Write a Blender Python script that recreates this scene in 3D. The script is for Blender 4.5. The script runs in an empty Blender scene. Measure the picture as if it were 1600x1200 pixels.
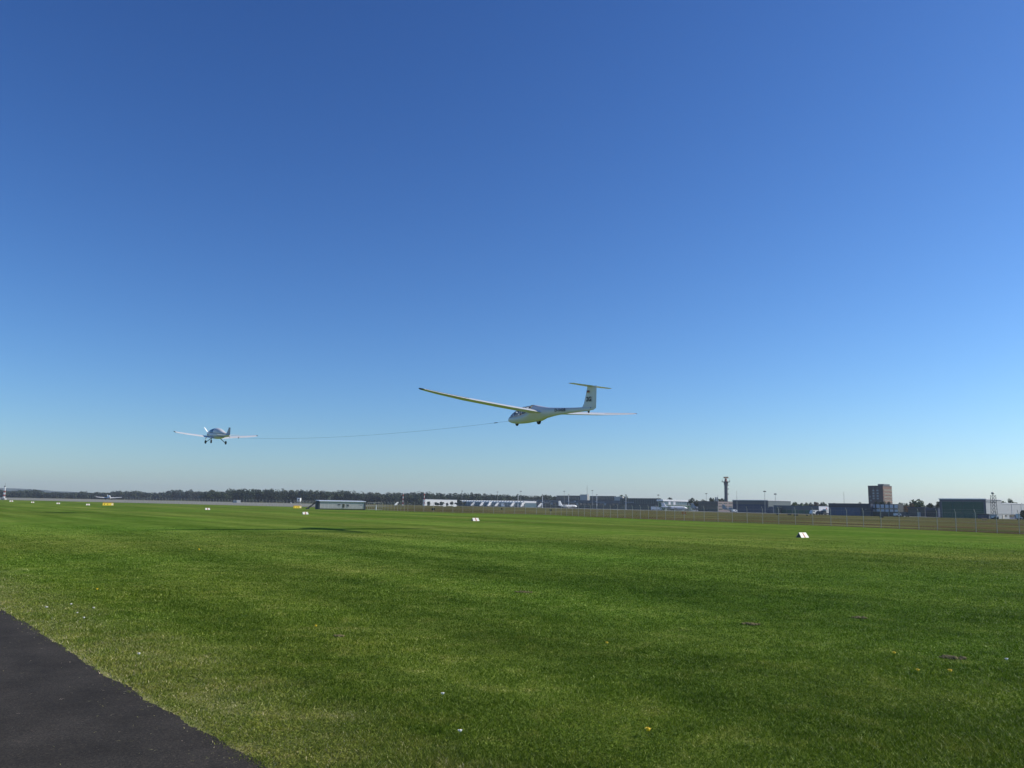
import bpy, bmesh, math, random
import numpy as np
from mathutils import Vector, Matrix

scene = bpy.context.scene
COL = scene.collection
R = math.radians

# ------------------------------------------------------------------ camera
FPX = 1290.0                 # focal length in pixels of a 1600 px wide picture
CAMH = 2.0
PITCH = math.atan(189 / FPX)
ROLL = R(1.0)
SUN_AZ, SUN_EL = 80.0, 30.0
UNIT = 0.79                  # everything is laid out for a 2.0 high camera, then scaled to an eye height of 1.58 m
cam_data = bpy.data.cameras.new('camera')
cam = bpy.data.objects.new('camera', cam_data)
COL.objects.link(cam)
cam_data.sensor_width = 36.0
cam_data.lens = 36.0 * FPX / 1600.0
cam_data.clip_start = 0.1
cam_data.clip_end = 30000
CAMROT = Matrix.Rotation(math.pi / 2 + PITCH, 3, 'X') @ Matrix.Rotation(ROLL, 3, 'Z')
cam.matrix_world = Matrix.Translation((0, 0, CAMH * UNIT)) @ CAMROT.to_4x4()
scene.camera = cam

# ------------------------------------------------------------------ sky and sun
world = bpy.data.worlds.new('World')
scene.world = world
world.use_nodes = True
wn = world.node_tree
for n in list(wn.nodes):
    wn.nodes.remove(n)
sky = wn.nodes.new('ShaderNodeTexSky')
sky.sky_type = 'NISHITA'
sky.sun_disc = False
sky.sun_elevation = R(SUN_EL)
sky.sun_rotation = R(SUN_AZ)
sky.altitude = 0
sky.air_density = 1.0
sky.dust_density = 0.35
sky.ozone_density = 3.0
hsv = wn.nodes.new('ShaderNodeHueSaturation')
hsv.inputs['Saturation'].default_value = 1.0
bg = wn.nodes.new('ShaderNodeBackground')
bg.inputs['Strength'].default_value = 0.061
wo = wn.nodes.new('ShaderNodeOutputWorld')
wn.links.new(sky.outputs[0], hsv.inputs['Color'])
gam = wn.nodes.new('ShaderNodeGamma'); gam.inputs['Gamma'].default_value = 1.28      # the phone's contrasty rendering of a clear sky
tint = wn.nodes.new('ShaderNodeMix'); tint.data_type = 'RGBA'; tint.blend_type = 'MULTIPLY'; tint.inputs[0].default_value = 1.0
tint.inputs[7].default_value = (.81, 1.045, 1.38, 1)
wn.links.new(hsv.outputs[0], gam.inputs[0]); wn.links.new(gam.outputs[0], tint.inputs[6]); 
spl = wn.nodes.new('ShaderNodeSeparateColor'); cmb = wn.nodes.new('ShaderNodeCombineColor')
pw = wn.nodes.new('ShaderNodeMath'); pw.operation = 'POWER'; pw.inputs[1].default_value = 1.15
ml = wn.nodes.new('ShaderNodeMath'); ml.operation = 'MULTIPLY'; ml.inputs[1].default_value = 0.80
wn.links.new(tint.outputs[2], spl.inputs[0]); wn.links.new(spl.outputs[0], pw.inputs[0]); wn.links.new(pw.outputs[0], ml.inputs[0])
wn.links.new(ml.outputs[0], cmb.inputs[0]); 
for ch_, pv_, mv_ in ((1, 1.06, 0.895), (2, 0.93, 1.18)):
    a_ = wn.nodes.new('ShaderNodeMath'); a_.operation = 'POWER'; a_.inputs[1].default_value = pv_
    b_ = wn.nodes.new('ShaderNodeMath'); b_.operation = 'MULTIPLY'; b_.inputs[1].default_value = mv_
    wn.links.new(spl.outputs[ch_], a_.inputs[0]); wn.links.new(a_.outputs[0], b_.inputs[0]); wn.links.new(b_.outputs[0], cmb.inputs[ch_])
wn.links.new(cmb.outputs[0], bg.inputs[0])
wn.links.new(bg.outputs[0], wo.inputs[0])

sun_data = bpy.data.lights.new('sun', 'SUN')
sun_data.energy = 5.0
sun_data.angle = R(0.5)
sun_data.color = (1.0, 0.95, 0.85)
sun = bpy.data.objects.new('sun', sun_data)
COL.objects.link(sun)
sd = Vector((math.sin(R(SUN_AZ)) * math.cos(R(SUN_EL)), math.cos(R(SUN_AZ)) * math.cos(R(SUN_EL)), math.sin(R(SUN_EL))))
sun.rotation_euler = sd.to_track_quat('Z', 'Y').to_euler()

scene.view_settings.view_transform = 'Standard'
scene.view_settings.look = 'None'
scene.view_settings.exposure = 0.0
scene.view_settings.gamma = 1.0

# ------------------------------------------------------------------ helpers
def ray(px, py):
    return CAMROT @ Vector(((px - 800) / FPX, -(py - 600) / FPX, -1.0))
def hz(px):
    return 788.97 + (px - 796.7) * 0.017465
def kx(px):
    d = ray(px, hz(px)); return d.x / d.y
def at(px, D):
    return Vector((kx(px) * D, D, 0.0))
def zat(px, py, D):
    d = ray(px, py); return CAMH + d.z * D / d.y
def gp(px, py):
    d = ray(px, py); t = -CAMH / d.z
    return Vector((d.x * t, d.y * t, 0.0))

HEAD = R(126.7)
U = Vector((math.cos(HEAD), math.sin(HEAD), 0))      # along the runway, away and to the left
V = Vector((math.sin(HEAD), -math.cos(HEAD), 0))     # across it, away and to the right

def tag(o, label=None, cat=None, group=None, kind=None):
    if label: o['label'] = label
    if cat: o['category'] = cat
    if group: o['group'] = group
    if kind: o['kind'] = kind
    return o

def thing(name, label, cat, loc=(0, 0, 0), rotz=0.0, group=None):
    o = bpy.data.objects.new(name, None)
    o.empty_display_size = 0.3
    COL.objects.link(o)
    o.location = loc
    o.rotation_euler = (0, 0, rotz)
    return tag(o, label, cat, group)

def copy_tree(o, parent=None):
    c = o.copy(); COL.objects.link(c); c.parent = parent
    for ch in list(o.children):
        copy_tree(ch, c)
    return c

class MB:
    """collects shapes and links them as one mesh"""
    def __init__(s): s.v = []; s.f = []; s.mi = []; s.cur = 0
    def add(s, vs, fs):
        b = len(s.v); s.v += [tuple(p) for p in vs]
        s.f += [tuple(i + b for i in f) for f in fs]; s.mi += [s.cur] * len(fs); return s
    def box(s, c, d, rz=0.0, M=None):
        cx, cy, cz = c; hx, hy, hz_ = d[0] / 2, d[1] / 2, d[2] / 2
        cs, sn = math.cos(rz), math.sin(rz); vs = []
        for z in (-hz_, hz_):
            for x, y in ((-hx, -hy), (hx, -hy), (hx, hy), (-hx, hy)):
                p = Vector((cx + x * cs - y * sn, cy + x * sn + y * cs, cz + z))
                vs.append(M @ p if M else p)
        return s.add(vs, [(3, 2, 1, 0), (4, 5, 6, 7), (0, 1, 5, 4), (1, 2, 6, 5), (2, 3, 7, 6), (3, 0, 4, 7)])
    def prism(s, C, a, la, b, lb, z0, z1):
        """box from corner C spanning la along a, lb along b"""
        p = [C, C + a * la, C + a * la + b * lb, C + b * lb]
        vs = [(q.x, q.y, z0) for q in p] + [(q.x, q.y, z1) for q in p]
        return s.add(vs, [(3, 2, 1, 0), (4, 5, 6, 7), (0, 1, 5, 4), (1, 2, 6, 5), (2, 3, 7, 6), (3, 0, 4, 7)])
    def tube(s, p0, p1, r0, r1=None, n=8, cap=True):
        p0 = Vector(p0); p1 = Vector(p1); r1 = r0 if r1 is None else r1
        d = (p1 - p0).normalized(); a = d.orthogonal().normalized(); b = d.cross(a)
        vs = [p0 + (a * math.cos(2 * math.pi * i / n) + b * math.sin(2 * math.pi * i / n)) * r0 for i in range(n)]
        vs += [p1 + (a * math.cos(2 * math.pi * i / n) + b * math.sin(2 * math.pi * i / n)) * r1 for i in range(n)]
        fs = [(i, (i + 1) % n, n + (i + 1) % n, n + i) for i in range(n)]
        if cap: fs += [tuple(range(n - 1, -1, -1)), tuple(range(n, 2 * n))]
        return s.add(vs, fs)
    def loft(s, rings, cap=True):
        n = len(rings[0]); vs = [p for r in rings for p in r]; fs = []
        for k in range(len(rings) - 1):
            for i in range(n):
                j = (i + 1) % n
                fs.append((k * n + i, k * n + j, (k + 1) * n + j, (k + 1) * n + i))
        if cap:
            fs.append(tuple(range(n - 1, -1, -1))); m = (len(rings) - 1) * n
            fs.append(tuple(m + i for i in range(n)))
        return s.add(vs, fs)
    def lathe(s, c, axis, prof, n=20):
        """prof: (distance along axis, radius)"""
        c = Vector(c); d = Vector(axis).normalized(); a = d.orthogonal().normalized(); b = d.cross(a)
        rings = [[c + d * t + (a * math.cos(2 * math.pi * i / n) + b * math.sin(2 * math.pi * i / n)) * max(r, 1e-4) for i in range(n)] for t, r in prof]
        return s.loft(rings)
    def ball(s, c, r, n=10, m=7, sc=(1, 1, 1)):
        rings = []
        for k in range(m + 1):
            t = math.pi * k / m; rr = max(math.sin(t), 1e-3)
            rings.append([(c[0] + r * sc[0] * rr * math.cos(2 * math.pi * i / n), c[1] + r * sc[1] * rr * math.sin(2 * math.pi * i / n), c[2] - r * sc[2] * math.cos(t)) for i in range(n)])
        return s.loft(rings)
    def build(s, name, mats, parent=None, smooth=False):
        me = bpy.data.meshes.new(name); me.from_pydata(s.v, [], s.f); me.update()
        if not isinstance(mats, (list, tuple)): mats = [mats]
        for m in mats: me.materials.append(m)
        if len(mats) > 1: me.polygons.foreach_set('material_index', s.mi)
        bm = bmesh.new(); bm.from_mesh(me); bmesh.ops.recalc_face_normals(bm, faces=bm.faces); bm.to_mesh(me); bm.free()
        if smooth:
            me.polygons.foreach_set('use_smooth', [True] * len(me.polygons))
            try: me.set_sharp_from_angle(angle=R(38))
            except Exception: pass
        o = bpy.data.objects.new(name, me); COL.objects.link(o); o.parent = parent
        return o

def mesh_np(name, verts, tris, mat, parent=None, attr=None, nper=3):
    me = bpy.data.meshes.new(name)
    me.vertices.add(len(verts)); me.vertices.foreach_set('co', verts.astype(np.float32).ravel())
    me.loops.add(tris.size); me.loops.foreach_set('vertex_index', tris.astype(np.int32).ravel())
    me.polygons.add(len(tris)); me.polygons.foreach_set('loop_start', np.arange(0, tris.size, nper, dtype=np.int32))
    try: me.polygons.foreach_set('loop_total', np.full(len(tris), nper, dtype=np.int32))
    except Exception: pass
    if attr is not None:
        a = me.attributes.new('rnd', 'FLOAT', 'POINT'); a.data.foreach_set('value', attr.astype(np.float32))
    me.materials.append(mat); me.update(calc_edges=True); me.validate()
    o = bpy.data.objects.new(name, me); COL.objects.link(o); o.parent = parent
    return o

# ------------------------------------------------------------------ materials
class NT:
    def __init__(s, name):
        s.m = bpy.data.materials.new(name); s.m.use_nodes = True; s.t = s.m.node_tree
        s.b = s.t.nodes['Principled BSDF']; s.out = s.t.nodes['Material Output']
    def n(s, typ, **kw):
        nd = s.t.nodes.new(typ)
        for k, v in kw.items():
            if k in nd.inputs: nd.inputs[k].default_value = v
            else: setattr(nd, k, v)
        return nd
    def l(s, a, b): s.t.links.new(a, b)
    def noise(s, vec, scale, detail=4, rough=0.5):
        nd = s.n('ShaderNodeTexNoise'); nd.inputs['Scale'].default_value = scale
        nd.inputs['Detail'].default_value = detail; nd.inputs['Roughness'].default_value = rough
        if vec is not None: s.l(vec, nd.inputs['Vector'])
        return nd.outputs[0]
    def ramp(s, fac, stops):
        r = s.n('ShaderNodeValToRGB'); e = r.color_ramp.elements
        e[0].position, e[0].color = stops[0][0], (*stops[0][1], 1)
        e[1].position, e[1].color = stops[-1][0], (*stops[-1][1], 1)
        for p, c in stops[1:-1]:
            x = e.new(p); x.color = (*c, 1)
        s.l(fac, r.inputs[0]); return r.outputs[0]
    def mix(s, fac, a, b, mode='MIX'):
        m = s.n('ShaderNodeMix'); m.data_type = 'RGBA'; m.blend_type = mode
        for sock, val in ((m.inputs[0], fac), (m.inputs[6], a), (m.inputs[7], b)):
            if hasattr(val, 'is_output'): s.l(val, sock)
            elif isinstance(val, (int, float)): sock.default_value = val
            else: sock.default_value = (*val, 1)
        return m.outputs[2]
    def math(s, op, a, b=0.0, clamp=False):
        m = s.n('ShaderNodeMath'); m.operation = op; m.use_clamp = clamp
        for sock, val in ((m.inputs[0], a), (m.inputs[1], b)):
            if hasattr(val, 'is_output'): s.l(val, sock)
            else: sock.default_value = val
        return m.outputs[0]
    def maprange(s, x, a, b, c=0.0, d=1.0):
        m = s.n('ShaderNodeMapRange'); s.l(x, m.inputs[0])
        for i, v in enumerate((a, b, c, d)): m.inputs[1 + i].default_value = v
        return m.outputs[0]

MATS = {}
def mat(name, c, rough=0.6, metal=0.0, var=0.12, scale=3.0, spec=0.5):
    if name in MATS: return MATS[name]
    q = NT(name); tc = q.n('ShaderNodeTexCoord')
    f = q.noise(tc.outputs['Object'], scale, 5, 0.6)
    d = tuple(x * (1 - var) for x in c); e = tuple(min(1, x * (1 + var)) for x in c)
    q.l(q.ramp(f, [(0.3, d), (0.7, e)]), q.b.inputs['Base Color'])
    q.b.inputs['Roughness'].default_value = rough; q.b.inputs['Metallic'].default_value = metal
    q.b.inputs['Specular IOR Level'].default_value = spec
    MATS[name] = q.m; return q.m

WHITE = mat('white gelcoat', (0.68, 0.67, 0.64), 0.3, 0, 0.02, 1.2)
WHITEP = mat('white paint', (0.78, 0.78, 0.76), 0.45, 0, 0.05, 2)
RUBBER = mat('black rubber', (0.015, 0.015, 0.016), 0.8)
BLACK = mat('black paint', (0.012, 0.012, 0.015), 0.5)
DARKMET = mat('dark metal', (0.06, 0.06, 0.065), 0.5, 0.6)
GALV = mat('galvanised steel', (0.36, 0.36, 0.33), 0.55, 0.2, 0.2, 6)
RED = mat('red paint', (0.45, 0.05, 0.03), 0.5)
GOLD = mat('yellow band', (0.6, 0.5, 0.25), 0.5)
ORANGE = mat('orange paint', (0.75, 0.25, 0.03), 0.5)
YELLOW = mat('yellow sign face', (0.90, 0.66, 0.05), 0.45, 0, 0.05)
CONC = mat('concrete', (0.36, 0.35, 0.33), 0.85, 0, 0.15, 1)
NAVY = mat('navy cladding', (0.028, 0.048, 0.105), 0.5, 0, 0.12, 0.4)
BLUE = mat('blue doors', (0.022, 0.062, 0.15), 0.5, 0, 0.12, 0.4)
SLATE = mat('slate cladding', (0.085, 0.10, 0.11), 0.5, 0, 0.15, 0.4)
DARKB = mat('dark facade', (0.028, 0.032, 0.038), 0.45, 0, 0.2, 0.4)
BAND = mat('blue grey band', (0.075, 0.088, 0.105), 0.5, 0, 0.15, 0.3)
TEAL = mat('green hangar door', (0.024, 0.095, 0.052), 0.5, 0, 0.12, 0.5)
PALE = mat('pale cladding', (0.34, 0.355, 0.36), 0.5, 0, 0.05, 0.5)
CREAM = mat('cream render', (0.50, 0.48, 0.42), 0.7, 0, 0.08, 0.6)
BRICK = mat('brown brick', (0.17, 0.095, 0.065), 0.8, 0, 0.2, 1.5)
SHADEBRICK = mat('shaded brick', (0.045, 0.038, 0.042), 0.8, 0, 0.2, 1.5)  # the tower's brick darkened in colour for its walls away from the sun
PANELW = mat('white wall panel', (0.62, 0.63, 0.68), 0.5, 0, 0.05, 1)
ROOFW = mat('white roof', (0.70, 0.71, 0.71), 0.5, 0, 0.05, 0.5)

def glassy(name, c, rough=0.08):
    q = NT(name); q.b.inputs['Base Color'].default_value = (*c, 1)
    q.b.inputs['Roughness'].default_value = rough; q.b.inputs['Specular IOR Level'].default_value = 0.8
    tc = q.n('ShaderNodeTexCoord'); f = q.noise(tc.outputs['Object'], 2.0)
    q.l(q.ramp(f, [(0.3, tuple(x * .7 for x in c)), (0.7, c)]), q.b.inputs['Base Color'])
    return q.m
WINDOW = glassy('window glass', (0.05, 0.07, 0.09))
WINDLT = glassy('pale window glass', (0.22, 0.28, 0.32), 0.2)
GLASSWALL = glassy('glass wall', (0.16, 0.24, 0.28), 0.15)

def canopy_mat():
    q = NT('canopy perspex'); tr = q.n('ShaderNodeBsdfTransparent'); tr.inputs[0].default_value = (0.86, 0.92, 0.96, 1)
    gl = q.n('ShaderNodeBsdfGlossy'); gl.inputs['Roughness'].default_value = 0.03
    fr = q.n('ShaderNodeFresnel'); fr.inputs[0].default_value = 1.5
    m = q.n('ShaderNodeMixShader'); f = q.math('ADD', fr.outputs[0], 0.05, True)
    q.l(f, m.inputs[0]); q.l(tr.outputs[0], m.inputs[1]); q.l(gl.outputs[0], m.inputs[2])
    q.l(m.outputs[0], q.out.inputs[0]); return q.m
CANOPY = canopy_mat()

# road line: used by the grass shader for the dry verge
RA, RB = gp(0, 952), gp(410, 1200)
RD = (RA - RB).normalized()                # away along the road edge
RN = Vector((RD.y, -RD.x, 0))              # to the right, onto the grass

def grass_colour(q, pos):
    """lawn colour from world position: patches, mowing streaks along the strip, dry verge"""
    mp = q.n('ShaderNodeMapping'); mp.vector_type = 'TEXTURE'; mp.inputs['Rotation'].default_value = (0, 0, HEAD)
    mp.inputs['Scale'].default_value = (14.29, 1.0, 1.0); q.l(pos, mp.inputs[0])
    st = q.noise(mp.outputs[0], 0.42, 5, 0.6)
    st2 = q.noise(mp.outputs[0], 0.11, 3, 0.5)
    p1 = q.noise(pos, 0.42, 6, 0.66)
    p2 = q.noise(pos, 2.1, 5, 0.65)
    p3 = q.noise(pos, 0.055, 3, 0.5)
    a = q.ramp(p1, [(0.30, (0.052, 0.110, 0.006)), (0.5, (0.090, 0.168, 0.010)), (0.70, (0.148, 0.220, 0.018))])
    b = q.ramp(p2, [(0.32, (0.044, 0.088, 0.006)), (0.52, (0.092, 0.162, 0.010)), (0.70, (0.175, 0.220, 0.026))])
    c = q.mix(0.5, a, b)
    s = q.ramp(st, [(0.34, (0.72, 0.77, 0.70)), (0.66, (1.26, 1.20, 1.30))])
    c = q.mix(1.0, c, s, 'MULTIPLY')
    s = q.ramp(st2, [(0.35, (0.80, 0.86, 0.8)), (0.65, (1.22, 1.14, 1.22))])
    c = q.mix(1.0, c, s, 'MULTIPLY')
    s = q.ramp(p3, [(0.36, (1.12, 0.98, 1.12)), (0.64, (0.86, 1.04, 0.84))])
    c = q.mix(1.0, c, s, 'MULTIPLY')
    # distance from the road edge
    dt = q.n('ShaderNodeVectorMath'); dt.operation = 'DOT_PRODUCT'; q.l(pos, dt.inputs[0]); dt.inputs[1].default_value = RN
    d = q.math('SUBTRACT', dt.outputs['Value'], RB.dot(RN) * UNIT)
    nz = q.math('MULTIPLY', q.noise(pos, 1.1, 4, 0.6), 2.4)
    dd = q.math('ADD', d, nz)
    f = q.maprange(dd, 0.8, 2.7, 0.72, 0.0)
    dry = q.ramp(q.noise(pos, 3.5, 4), [(0.3, (0.16, 0.21, 0.03)), (0.7, (0.35, 0.33, 0.08))])
    c = q.mix(f, c, dry)
    return c

def grass_ground():
    q = NT('lawn'); g = q.n('ShaderNodeNewGeometry'); pos = g.outputs['Position']
    c = q.mix(1.0, grass_colour(q, pos), (1.42, 1.20, 2.9), 'MULTIPLY')
    q.l(c, q.b.inputs['Base Color']); q.b.inputs['Roughness'].default_value = 0.95
    q.b.inputs['Specular IOR Level'].default_value = 0.0
    bp = q.n('ShaderNodeBump'); bp.inputs['Strength'].default_value = 0.7; bp.inputs['Distance'].default_value = 0.04
    q.l(q.noise(pos, 9.0, 8, 0.75), bp.inputs['Height']); q.l(bp.outputs[0], q.b.inputs['Normal'])
    return q.m

def grass_blades():
    q = NT('grass blades'); g = q.n('ShaderNodeNewGeometry'); pos = g.outputs['Position']
    c = grass_colour(q, pos)
    at_ = q.n('ShaderNodeAttribute'); at_.attribute_name = 'rnd'
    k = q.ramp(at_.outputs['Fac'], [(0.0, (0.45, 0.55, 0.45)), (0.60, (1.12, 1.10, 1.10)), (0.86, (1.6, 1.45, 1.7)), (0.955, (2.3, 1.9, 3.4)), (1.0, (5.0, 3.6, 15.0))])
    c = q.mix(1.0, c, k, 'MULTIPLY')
    q.l(c, q.b.inputs['Base Color']); q.b.inputs['Roughness'].default_value = 0.5
    q.b.inputs['Specular IOR Level'].default_value = 0.08
    tl = q.n('ShaderNodeBsdfTranslucent'); q.l(c, tl.inputs[0])
    m = q.n('ShaderNodeMixShader'); m.inputs[0].default_value = 0.3
    q.l(q.b.outputs[0], m.inputs[1]); q.l(tl.outputs[0], m.inputs[2]); q.l(m.outputs[0], q.out.inputs[0])
    return q.m

def dry_mat():
    q = NT('rough dry grass'); g = q.n('ShaderNodeNewGeometry'); pos = g.outputs['Position']
    mp = q.n('ShaderNodeMapping'); mp.vector_type = 'TEXTURE'; mp.inputs['Rotation'].default_value = (0, 0, HEAD)
    mp.inputs['Scale'].default_value = (5.00, 1.0, 1.0); q.l(pos, mp.inputs[0])
    a = q.ramp(q.noise(mp.outputs[0], 0.07, 7, 0.7), [(0.40, (0.085, 0.055, 0.030)), (0.47, (0.165, 0.130, 0.058)), (0.53, (0.085, 0.110, 0.034)), (0.60, (0.245, 0.215, 0.095))])
    b = q.ramp(q.noise(mp.outputs[0], 0.12, 5, 0.65), [(0.38, (0.55, 0.58, 0.5)), (0.62, (1.12, 1.12, 1.05))])
    q.l(q.mix(1.0, a, b, 'MULTIPLY'), q.b.inputs['Base Color']); q.b.inputs['Roughness'].default_value = 0.95
    q.b.inputs['Specular IOR Level'].default_value = 0.0
    return q.m

def asphalt_mat():
    q = NT('asphalt'); g = q.n('ShaderNodeNewGeometry'); pos = g.outputs['Position']
    a = q.ramp(q.noise(pos, 1.4, 6, 0.7), [(0.34, (0.036, 0.031, 0.024)), (0.66, (0.060, 0.052, 0.041))])
    v = q.n('ShaderNodeTexVoronoi'); v.inputs['Scale'].default_value = 120; q.l(pos, v.inputs['Vector'])
    sp = q.ramp(v.outputs['Color'], [(0.0, (0.55, 0.55, 0.55)), (0.55, (1.0, 1.0, 1.0)), (0.85, (1.4, 1.35, 1.3)), (1.0, (2.6, 2.4, 2.3))])
    c = q.mix(1.0, a, sp, 'MULTIPLY')
    mp = q.n('ShaderNodeMapping'); mp.vector_type = 'TEXTURE'; mp.inputs['Rotation'].default_value = (0, 0, HEAD)
    mp.inputs['Scale'].default_value = (12.50, 1.0, 1.0); q.l(pos, mp.inputs[0])
    s = q.ramp(q.noise(mp.outputs[0], 1.3, 3), [(0.35, (0.88, 0.88, 0.88)), (0.65, (1.13, 1.12, 1.12))])
    c = q.mix(1.0, c, s, 'MULTIPLY')
    q.l(c, q.b.inputs['Base Color']); q.b.inputs['Roughness'].default_value = 0.85
    q.b.inputs['Specular IOR Level'].default_value = 0.12
    bp = q.n('ShaderNodeBump'); bp.inputs['Strength'].default_value = 0.6; bp.inputs['Distance'].default_value = 0.006
    q.l(q.noise(pos, 130, 3, 0.7), bp.inputs['Height']); q.l(bp.outputs[0], q.b.inputs['Normal'])
    return q.m

def leaf_mat(name, c, var=0.45):
    q = NT(name); g = q.n('ShaderNodeNewGeometry')
    a = q.ramp(q.noise(g.outputs['Position'], 0.25, 3), [(0.3, tuple(x * (1 - var) for x in c)), (0.7, tuple(x * (1 + var) for x in c))])
    at_ = q.n('ShaderNodeAttribute'); at_.attribute_name = 'rnd'
    k = q.ramp(at_.outputs['Fac'], [(0.0, (0.5, 0.5, 0.55)), (0.7, (1.25, 1.25, 1.1)), (1.0, (2.0, 1.8, 1.3))])
    c2 = q.mix(1.0, a, k, 'MULTIPLY'); q.l(c2, q.b.inputs['Base Color'])
    q.b.inputs['Roughness'].default_value = 0.7; q.b.inputs['Specular IOR Level'].default_value = 0.2
    return q.m
LEAFD = leaf_mat('dark foliage', (0.030, 0.048, 0.022))
LEAFG = leaf_mat('green foliage', (0.050, 0.085, 0.028))
LEAFL = leaf_mat('light green foliage', (0.11, 0.14, 0.045))
LEAFB = leaf_mat('bronze foliage', (0.12, 0.075, 0.035))
LEAFO = leaf_mat('orange foliage', (0.26, 0.12, 0.05))
BARK = mat('bark', (0.07, 0.055, 0.04), 0.9)

# ------------------------------------------------------------------ ground
rng = np.random.default_rng(7)
random.seed(5)
GRASS = grass_ground()
m = MB(); S = 12000
m.add([(-S, -200, 0), (S, -200, 0), (S, S, 0), (-S, S, 0)], [(0, 1, 2, 3)])
tag(m.build('grass_field', GRASS), kind='structure')

# road at the lower left, ragged where the turf creeps over it
def road_jag(t):
    return 0.016 * math.sin(t * 2.3 + math.sin(t * 1.7)) + 0.014 * math.sin(t * 6.1 + 2 * math.sin(t * .9)) + 0.03 * math.sin(t * .63 + 2) + random.uniform(-0.018, 0.018)
m = MB(); ts = [-12 + 0.06 * i for i in range(900)]
left = [RB + RD * t - RN * 7.0 for t in (-12, ts[-1])]
edge = [RB + RD * t + RN * road_jag(t) for t in ts]
vs = []; fs = []
for i, p in enumerate(edge):
    q_ = RB + RD * ts[i] - RN * 7.0
    vs += [(q_.x, q_.y, 0.006), (p.x, p.y, 0.006)]
    if i: fs.append((2 * i - 2, 2 * i - 1, 2 * i + 1, 2 * i))
m.add(vs, fs)
tag(m.build('road', asphalt_mat()), kind='structure')

FPIX = [(0, 780.5), (190, 785), (300, 787.5), (460, 791.5), (490, 793), (590, 797), (640, 799.3), (850, 804.2), (1100, 815), (1300, 822.0), (1447, 828), (1600, 835)]
FP = [gp(*p) for p in FPIX]
ext = (FP[-1] - FP[-3]).normalized()
FP.append(FP[-1] + ext * 60)
FPL = [FP[0] + (FP[0] - FP[1]).normalized() * 900] + FP
DRY = dry_mat()
m = MB(); n_ = len(FPL); vs = []
for p in FPL: vs.append((p.x, p.y, 0.01))
for p in FPL:
    q_ = p + V * 6000 + U * 1500; vs.append((q_.x, q_.y, 0.01))
m.add(vs, [(i, i + 1, n_ + i + 1, n_ + i) for i in range(n_ - 1)])
tag(m.build('dry_grass', DRY), kind='structure')

def sheet(name, pts, z, mt):
    m = MB(); m.add([(p.x, p.y, z) for p in pts], [tuple(range(len(pts)))])
    return tag(m.build(name, mt), kind='structure')
sheet('runway', [at(-420, 560), at(0, 452), at(300, 345), at(455, 300), at(620, 520), at(455, 760), at(300, 900), at(0, 1150), at(-420, 1500)], 0.03,
      mat('runway concrete', (0.24, 0.225, 0.165), 0.9, 0, 0.12, 0.02))
sheet('taxiway', [at(600, 1150), at(870, 690), at(1040, 560), at(1160, 450), at(1330, 380), at(1640, 292), at(1640, 300), at(1330, 392), at(1160, 468), at(1040, 588), at(870, 720), at(600, 1200)], 0.03,
      mat('taxiway concrete', (0.50, 0.50, 0.48), 0.9, 0, 0.08, 0.03))
sheet('apron', [at(600, 1250), at(870, 740), at(1040, 600), at(1160, 480), at(1330, 400), at(1700, 300), at(1900, 500), at(1300, 1100), at(700, 1700)], 0.045,
      mat('apron asphalt', (0.12, 0.12, 0.125), 0.9, 0, 0.15, 0.03))

# far hills
m = MB(); hx = np.linspace(-700, 1700, 120); top = []
for x in hx:
    h = max(0, (762.2 - 0.045 * abs(x - 20) ** 1.0) if False else 0)
    base = 10.0 * math.exp(-((x + 40) / 150.0) ** 2) + 3.2 * math.exp(-((x - 120) / 110.0) ** 2) + 1.8
    base += 0.5 * math.sin(x * 0.05) + 0.3 * math.sin(x * 0.13)
    top.append(base)
DH = 4100.0
vs = []
for x, h in zip(hx, top):
    p = at(float(x), DH); hh = CAMH + h * DH / FPX
    vs += [(p.x * .93, p.y * .93, -0.5), (p.x, p.y, max(hh, 1)), (p.x * 1.07, p.y * 1.07, -0.5)]
fs = []
for i in range(len(hx) - 1):
    fs += [(3 * i, 3 * i + 3, 3 * i + 4, 3 * i + 1), (3 * i + 1, 3 * i + 4, 3 * i + 5, 3 * i + 2)]
m.add(vs, fs); tag(m.build('hills', mat('wooded hills', (0.05, 0.07, 0.05), 0.95, 0, 0.2, 0.01)), kind='structure')

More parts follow.
